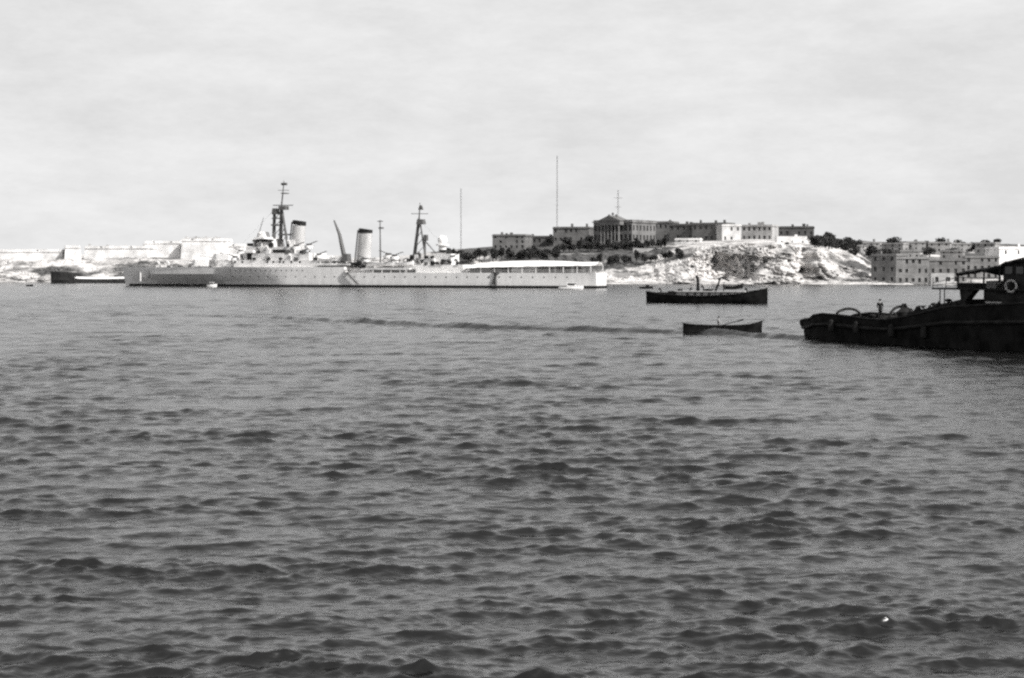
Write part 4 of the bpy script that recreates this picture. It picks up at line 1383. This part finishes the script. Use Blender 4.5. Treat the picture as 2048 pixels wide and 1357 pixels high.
MB().prism([(xa_, z0), (xb_, z0), (xb_, z0 + 2.6), (xa_ + 3.6, z0 + 2.35), (xa_ + 2.0, z0 + 2.1), (xa_ + .3, z0 + 1.65)], -2.2, 2.2).build('engine_casing', M_BLACK2, tug)
for px, py, y in ((1897, 599, -1.6), (1868, 607, -.4), (1846, 614, 1.0)):
    x, z = UF.L(px, py, y)
    zb = z0 + 1.6
    MB().lathe((x, y, zb), [(.13, 0), (.13, max(.2, z - zb - .22)), (.34, max(.25, z - zb - .18)), (.26, z - zb), (.03, z - zb + .06)], 10).build('ventilator', M_BLACK2, tug, None, True)
g_ = random.Random(5)
for i in range(10):
    x, _ = UF.L(1820 + i * 9.5 + g_.uniform(-3, 3), 622, -2.7)
    zt = float(np.interp(x, [s_[0] for s_ in st], [s_[3] for s_ in st]))
    MB().lathe((x, -2.6, zt - .6), [(.35, 0), (.42, .3), (.34, .6 + .4 * g_.random()), (.05, .95 + .5 * g_.random())], 9).build('rope_coil', M_BLACK2, tug, None, True)
# deckhouse under the upper deck
def UB(name, px0, px1, top, bot, y0, y1, m=M_BLACK2, tx=0, ty=0, parent=None):
    x0, zb = UF.L(px0, bot, y0); x1, _ = UF.L(px1, bot, y0); _, zt = UF.L((px0 + px1) / 2, top, y0)
    return MB().box(x0, x1, y0, y1, zb, zt, tx, ty).build(name, m, parent or tug)
xd0, zdk = UF.L(1865, 578, -2.6)
xh0, _ = UF.L(1962, 600, -2.6)
xw0, _ = UF.L(2002, 570, -2.6)
ZD = UF.L(1935, 577, -2.6)[1]
MB().box(xd0, TUGL - 4, -2.7, 2.7, ZD - .14, ZD).build('upper_deck', M_BLACK2, tug)
MB().box(xh0, TUGL - 5, -2.3, 2.3, tug_deck(xh0) - .3, ZD - .143).build('deckhouse', M_BLACK2, tug)
for px in (1880, 1889):
    x, z = UF.L(px, 590, -2.5)
    MB().tube([(x, -2.5, tug_deck(x)), (x, -2.5, ZD - .1)], .05, 6).build('stanchion', M_BLACK2, tug)
x, _ = UF.L(1929, 590, -2.4)
MB().loft([[(x - .28, -2.6, tug_deck(x)), (x + .28, -2.6, tug_deck(x)), (x + .28, -1.9, tug_deck(x)), (x - .28, -1.9, tug_deck(x))],
           [(x - .22, -2.6, ZD - 1.1), (x + .28, -2.6, ZD - 1.1), (x + .28, -1.9, ZD - 1.1), (x - .22, -1.9, ZD - 1.1)],
           [(x - .4, -2.6, ZD - .145), (x + 1.3, -2.6, ZD - .145), (x + 1.3, -1.9, ZD - .145), (x - .4, -1.9, ZD - .145)]]).build('deck_bracket', M_BLACK2, tug)
UB('handrail', 1971, 2003, 604, 606.5, -2.42, -2.36, M_RING)
# wheelhouse, awning, rails
MB().box(xw0, TUGL - 4.5, -2.35, 2.35, ZD + .003, ZD + 2.15).build('wheelhouse', M_BLACK2, tug)
MB().box(xw0 + 1.2, TUGL - 5.2, -2.2, 2.2, ZD + 2.151, ZD + 2.4).build('wheelhouse_roof', M_BLACK2, tug)
aw = []
for i in range(13):
    px = 1911 + (2056 - 1911) * i / 12
    py = float(np.interp(px, [1911, 1950, 1985, 2000, 2012, 2030, 2056], [547, 541, 535.5, 528, 523, 519, 515.5]))
    x, z = UF.L(px, py, -2.6)
    z += .3
    dr = .30 + .1 * (i % 2)
    aw.append([(x, -2.6, z - dr), (x, -1.2, z - .06), (x, 0, z), (x, 1.2, z - .06), (x, 2.6, z - dr), (x, 2.6, z - dr - .22), (x, 0, z - .12), (x, -2.6, z - dr - .22)])
xq, zq = aw[-1][2][0], aw[-1][2][2]
aw.append([(xq + 5, y, z_) for _, y, z_ in aw[-1]])
MB().loft(aw).build('awning', M_BLACK, tug, None, True)
for px in (1916, 1968, 1999):
    for y in (-2.5, 2.4):
        x, _ = UF.L(px, 560, -2.5)
        zt = float(np.interp(x, [r[0][0] for r in aw], [r[0][2] for r in aw]))
        MB().tube([(x, y, ZD), (x, y, zt)], .07 if px != 1916 else .1, 6).build('awning_post', M_BLACK2, tug)
for z_ in (.45, .9):
    MB().tube([(xd0 + .1, -2.6, ZD + z_ * .5), (xd0 + 3, -2.6, ZD + z_), (xw0, -2.6, ZD + z_)], .035, 5).build('guard_rail', mat('grey_rail_paint', .14, .7), tug)
for px in (1866, 1892, 1916, 1942, 1966):
    x, _ = UF.L(px, 575, -2.6)
    MB().tube([(x, -2.6, ZD), (x, -2.6, ZD + .9)], .035, 5).build('rail_post', M_BLACK2, tug)
UB('bench', 1918, 1960, 566, 576.5, -1.4, -.6, M_BLACK2)
UB('locker', 1972, 1992, 562, 576.5, -1.6, -.2, mat('grey_locker_paint', .16, .7))
for px in (2018, 2040):
    x, z = UF.L(px, 540, -2.36)
    MB().box(x - .4, x + .4, -2.4, -2.3, ZD + 1.25, ZD + 1.85).build('window', M_GLASS, tug)
# lifebuoy on the wheelhouse side
x, z = UF.L(2022, 573, -2.75)
lb = thing('lifebuoy', UF.o + UF.u * x + UF.v * -2.75 + Vector((0, 0, z)), UF.rz + R(22), 'worn pale ring lifebuoy hung on the dark tug wheelhouse', 'lifebuoy')
ringv = [[((.47 + .10 * math.cos(2 * math.pi * j / 10)) * math.cos(2 * math.pi * i / 32), .10 * math.sin(2 * math.pi * j / 10), (.47 + .10 * math.cos(2 * math.pi * j / 10)) * math.sin(2 * math.pi * i / 32)) for j in range(10)] for i in range(33)]
MB().loft(ringv, True, False).build('ring', M_RING, lb, None, True)
for i in range(4):
    a = math.pi / 4 + i * math.pi / 2
    MB().tube([(.56 * math.cos(a - .12), -.03, .56 * math.sin(a - .12)), (.47 * math.cos(a), -.115, .47 * math.sin(a)), (.38 * math.cos(a + .02), -.03, .38 * math.sin(a + .02))], .035, 5).build('rope_band', M_BLACK2, lb)

# ------------------------------------------------------------------ lighter behind the cruiser bow
p0, p1 = sea_pt(101, 566.3), sea_pt(262, 566.6)
LF = Frame(p0, p1 - p0)
lg = thing('lighter', p0, LF.rz, 'dark raised-bow vessel with white awning left of the cruiser bow', 'boat')
st = []
for px, py, b, w_ in ((101, 543, .4, .2), (106, 543.5, 2.0, 1.4), (120, 544.2, 3.2, 2.6), (138, 546, 3.6, 3.2), (145.5, 547.5, 3.6, 3.3), (147, 556.5, 3.6, 3.3), (165, 558.5, 3.6, 3.4), (200, 559.6, 3.6, 3.4), (240, 560, 3.6, 3.3), (275, 559.5, 3.2, 2.8), (290, 558.5, 1.6, 1.2)):
    x, z = LF.L(px, py, -b)
    st.append((x, b, w_, z))
MB().loft(shell_rings(st, 1.2, .2)).build('hull', mat('weathered_dark_hull', .045, .7, .3, .5), lg)
x0, z0 = LF.L(149, 558, -3); x1, _ = LF.L(282, 558, -3)
rings = []
for i in range(13):
    t = i / 12
    X_ = x0 + (x1 - x0) * t
    _, ze = LF.L(149 + 133 * t, 557.5 + .8 * math.sin(math.pi * min(1, t * 1.4)), -3.3)
    rings.append([(X_, -3.3, ze), (X_, -1.4, ze + .8), (X_, 1.4, ze + .8), (X_, 3.3, ze), (X_, 0, ze - .05)])
MB().loft(rings).build('awning', M_WHITE, lg, None, True)
for i in range(7):
    X_ = x0 + .3 + (x1 - x0 - .6) * i / 6
    MB().tube([(X_, -3.2, .6), (X_, -3.2, 1.9)], .07, 5).build('stanchion', M_UPPER, lg)

# ------------------------------------------------------------------ launches alongside and other small boats
def launch(label, px0, px1, py, top, m, cabin=None, cab=(0.3, 0.65), w_=1.3, name='launch'):
    p0, p1 = sea_pt(px0, py), sea_pt(px1, py)
    fr = Frame(p0, p1 - p0)
    L_ = (p1 - p0).length
    h_ = fr.L((px0 + px1) / 2, top, 0)[1]
    root = thing(name, p0, fr.rz, label, 'boat')
    st = [(L_ * t, max(.06, w_ * math.sin(math.pi * (.12 + .83 * t)) ** .6 if t > .02 else w_ * .5), max(.04, w_ * .8 * math.sin(math.pi * (.1 + .86 * t)) ** .8), h_ * (.85 + .35 * t * t)) for t in (0, .03, .15, .35, .55, .75, .9, 1)]
    MB().loft(shell_rings(st, h_ * .35, .08)).build('hull', m, root, None, True)
    strip_top(st, .05, 'gunwale', m, root)
    if cabin is not None:
        MB().box(L_ * cab[0], L_ * cab[1], -w_ * .7, w_ * .7, h_ * .3, h_ * 1.0 + cabin, .25, .15).build('cabin', m, root)
        MB().box(L_ * cab[0] - .15, L_ * cab[1] + .1, -w_ * .8, w_ * .8, h_ + cabin + .002, h_ + cabin + .1).build('cabin_roof', m, root)
        for t in (.25, .5, .75):
            x = L_ * (cab[0] + (cab[1] - cab[0]) * t)
            MB().box(x - .3, x + .3, -w_ * .72, -w_ * .55, h_ + cabin * .25, h_ + cabin * .75).build('window', M_GLASS, root)
    return root, fr, L_, h_
l1 = launch('white cabin launch lying under the cruiser stern', 1118, 1167, 579.5, 573, M_WHITE, 1.0, (.32, .7), 1.5)
launch('tiny white boat alongside the cruiser forefoot', 414, 434, 574.6, 569.5, M_WHITE, .7, (.3, .7), 1.0)
launch('low dark boat alongside just left of the tiny white one', 396, 413, 574.4, 571, M_BLACK2, None, w_=.9)
launch('low dark boat alongside the cruiser bow, leftmost of the small boats', 369, 388, 574.0, 570.5, M_BLACK2, None, w_=.9)
launch('little dark boat in open water beyond the black motor vessel stern', 1279, 1306, 577.5, 573.5, M_BLACK2, .5, (.45, .7), 1.0)
launch('tiny dark boat near the rocks on the far left shore', 52, 66, 573, 570, M_BLACK2, None, w_=.8)
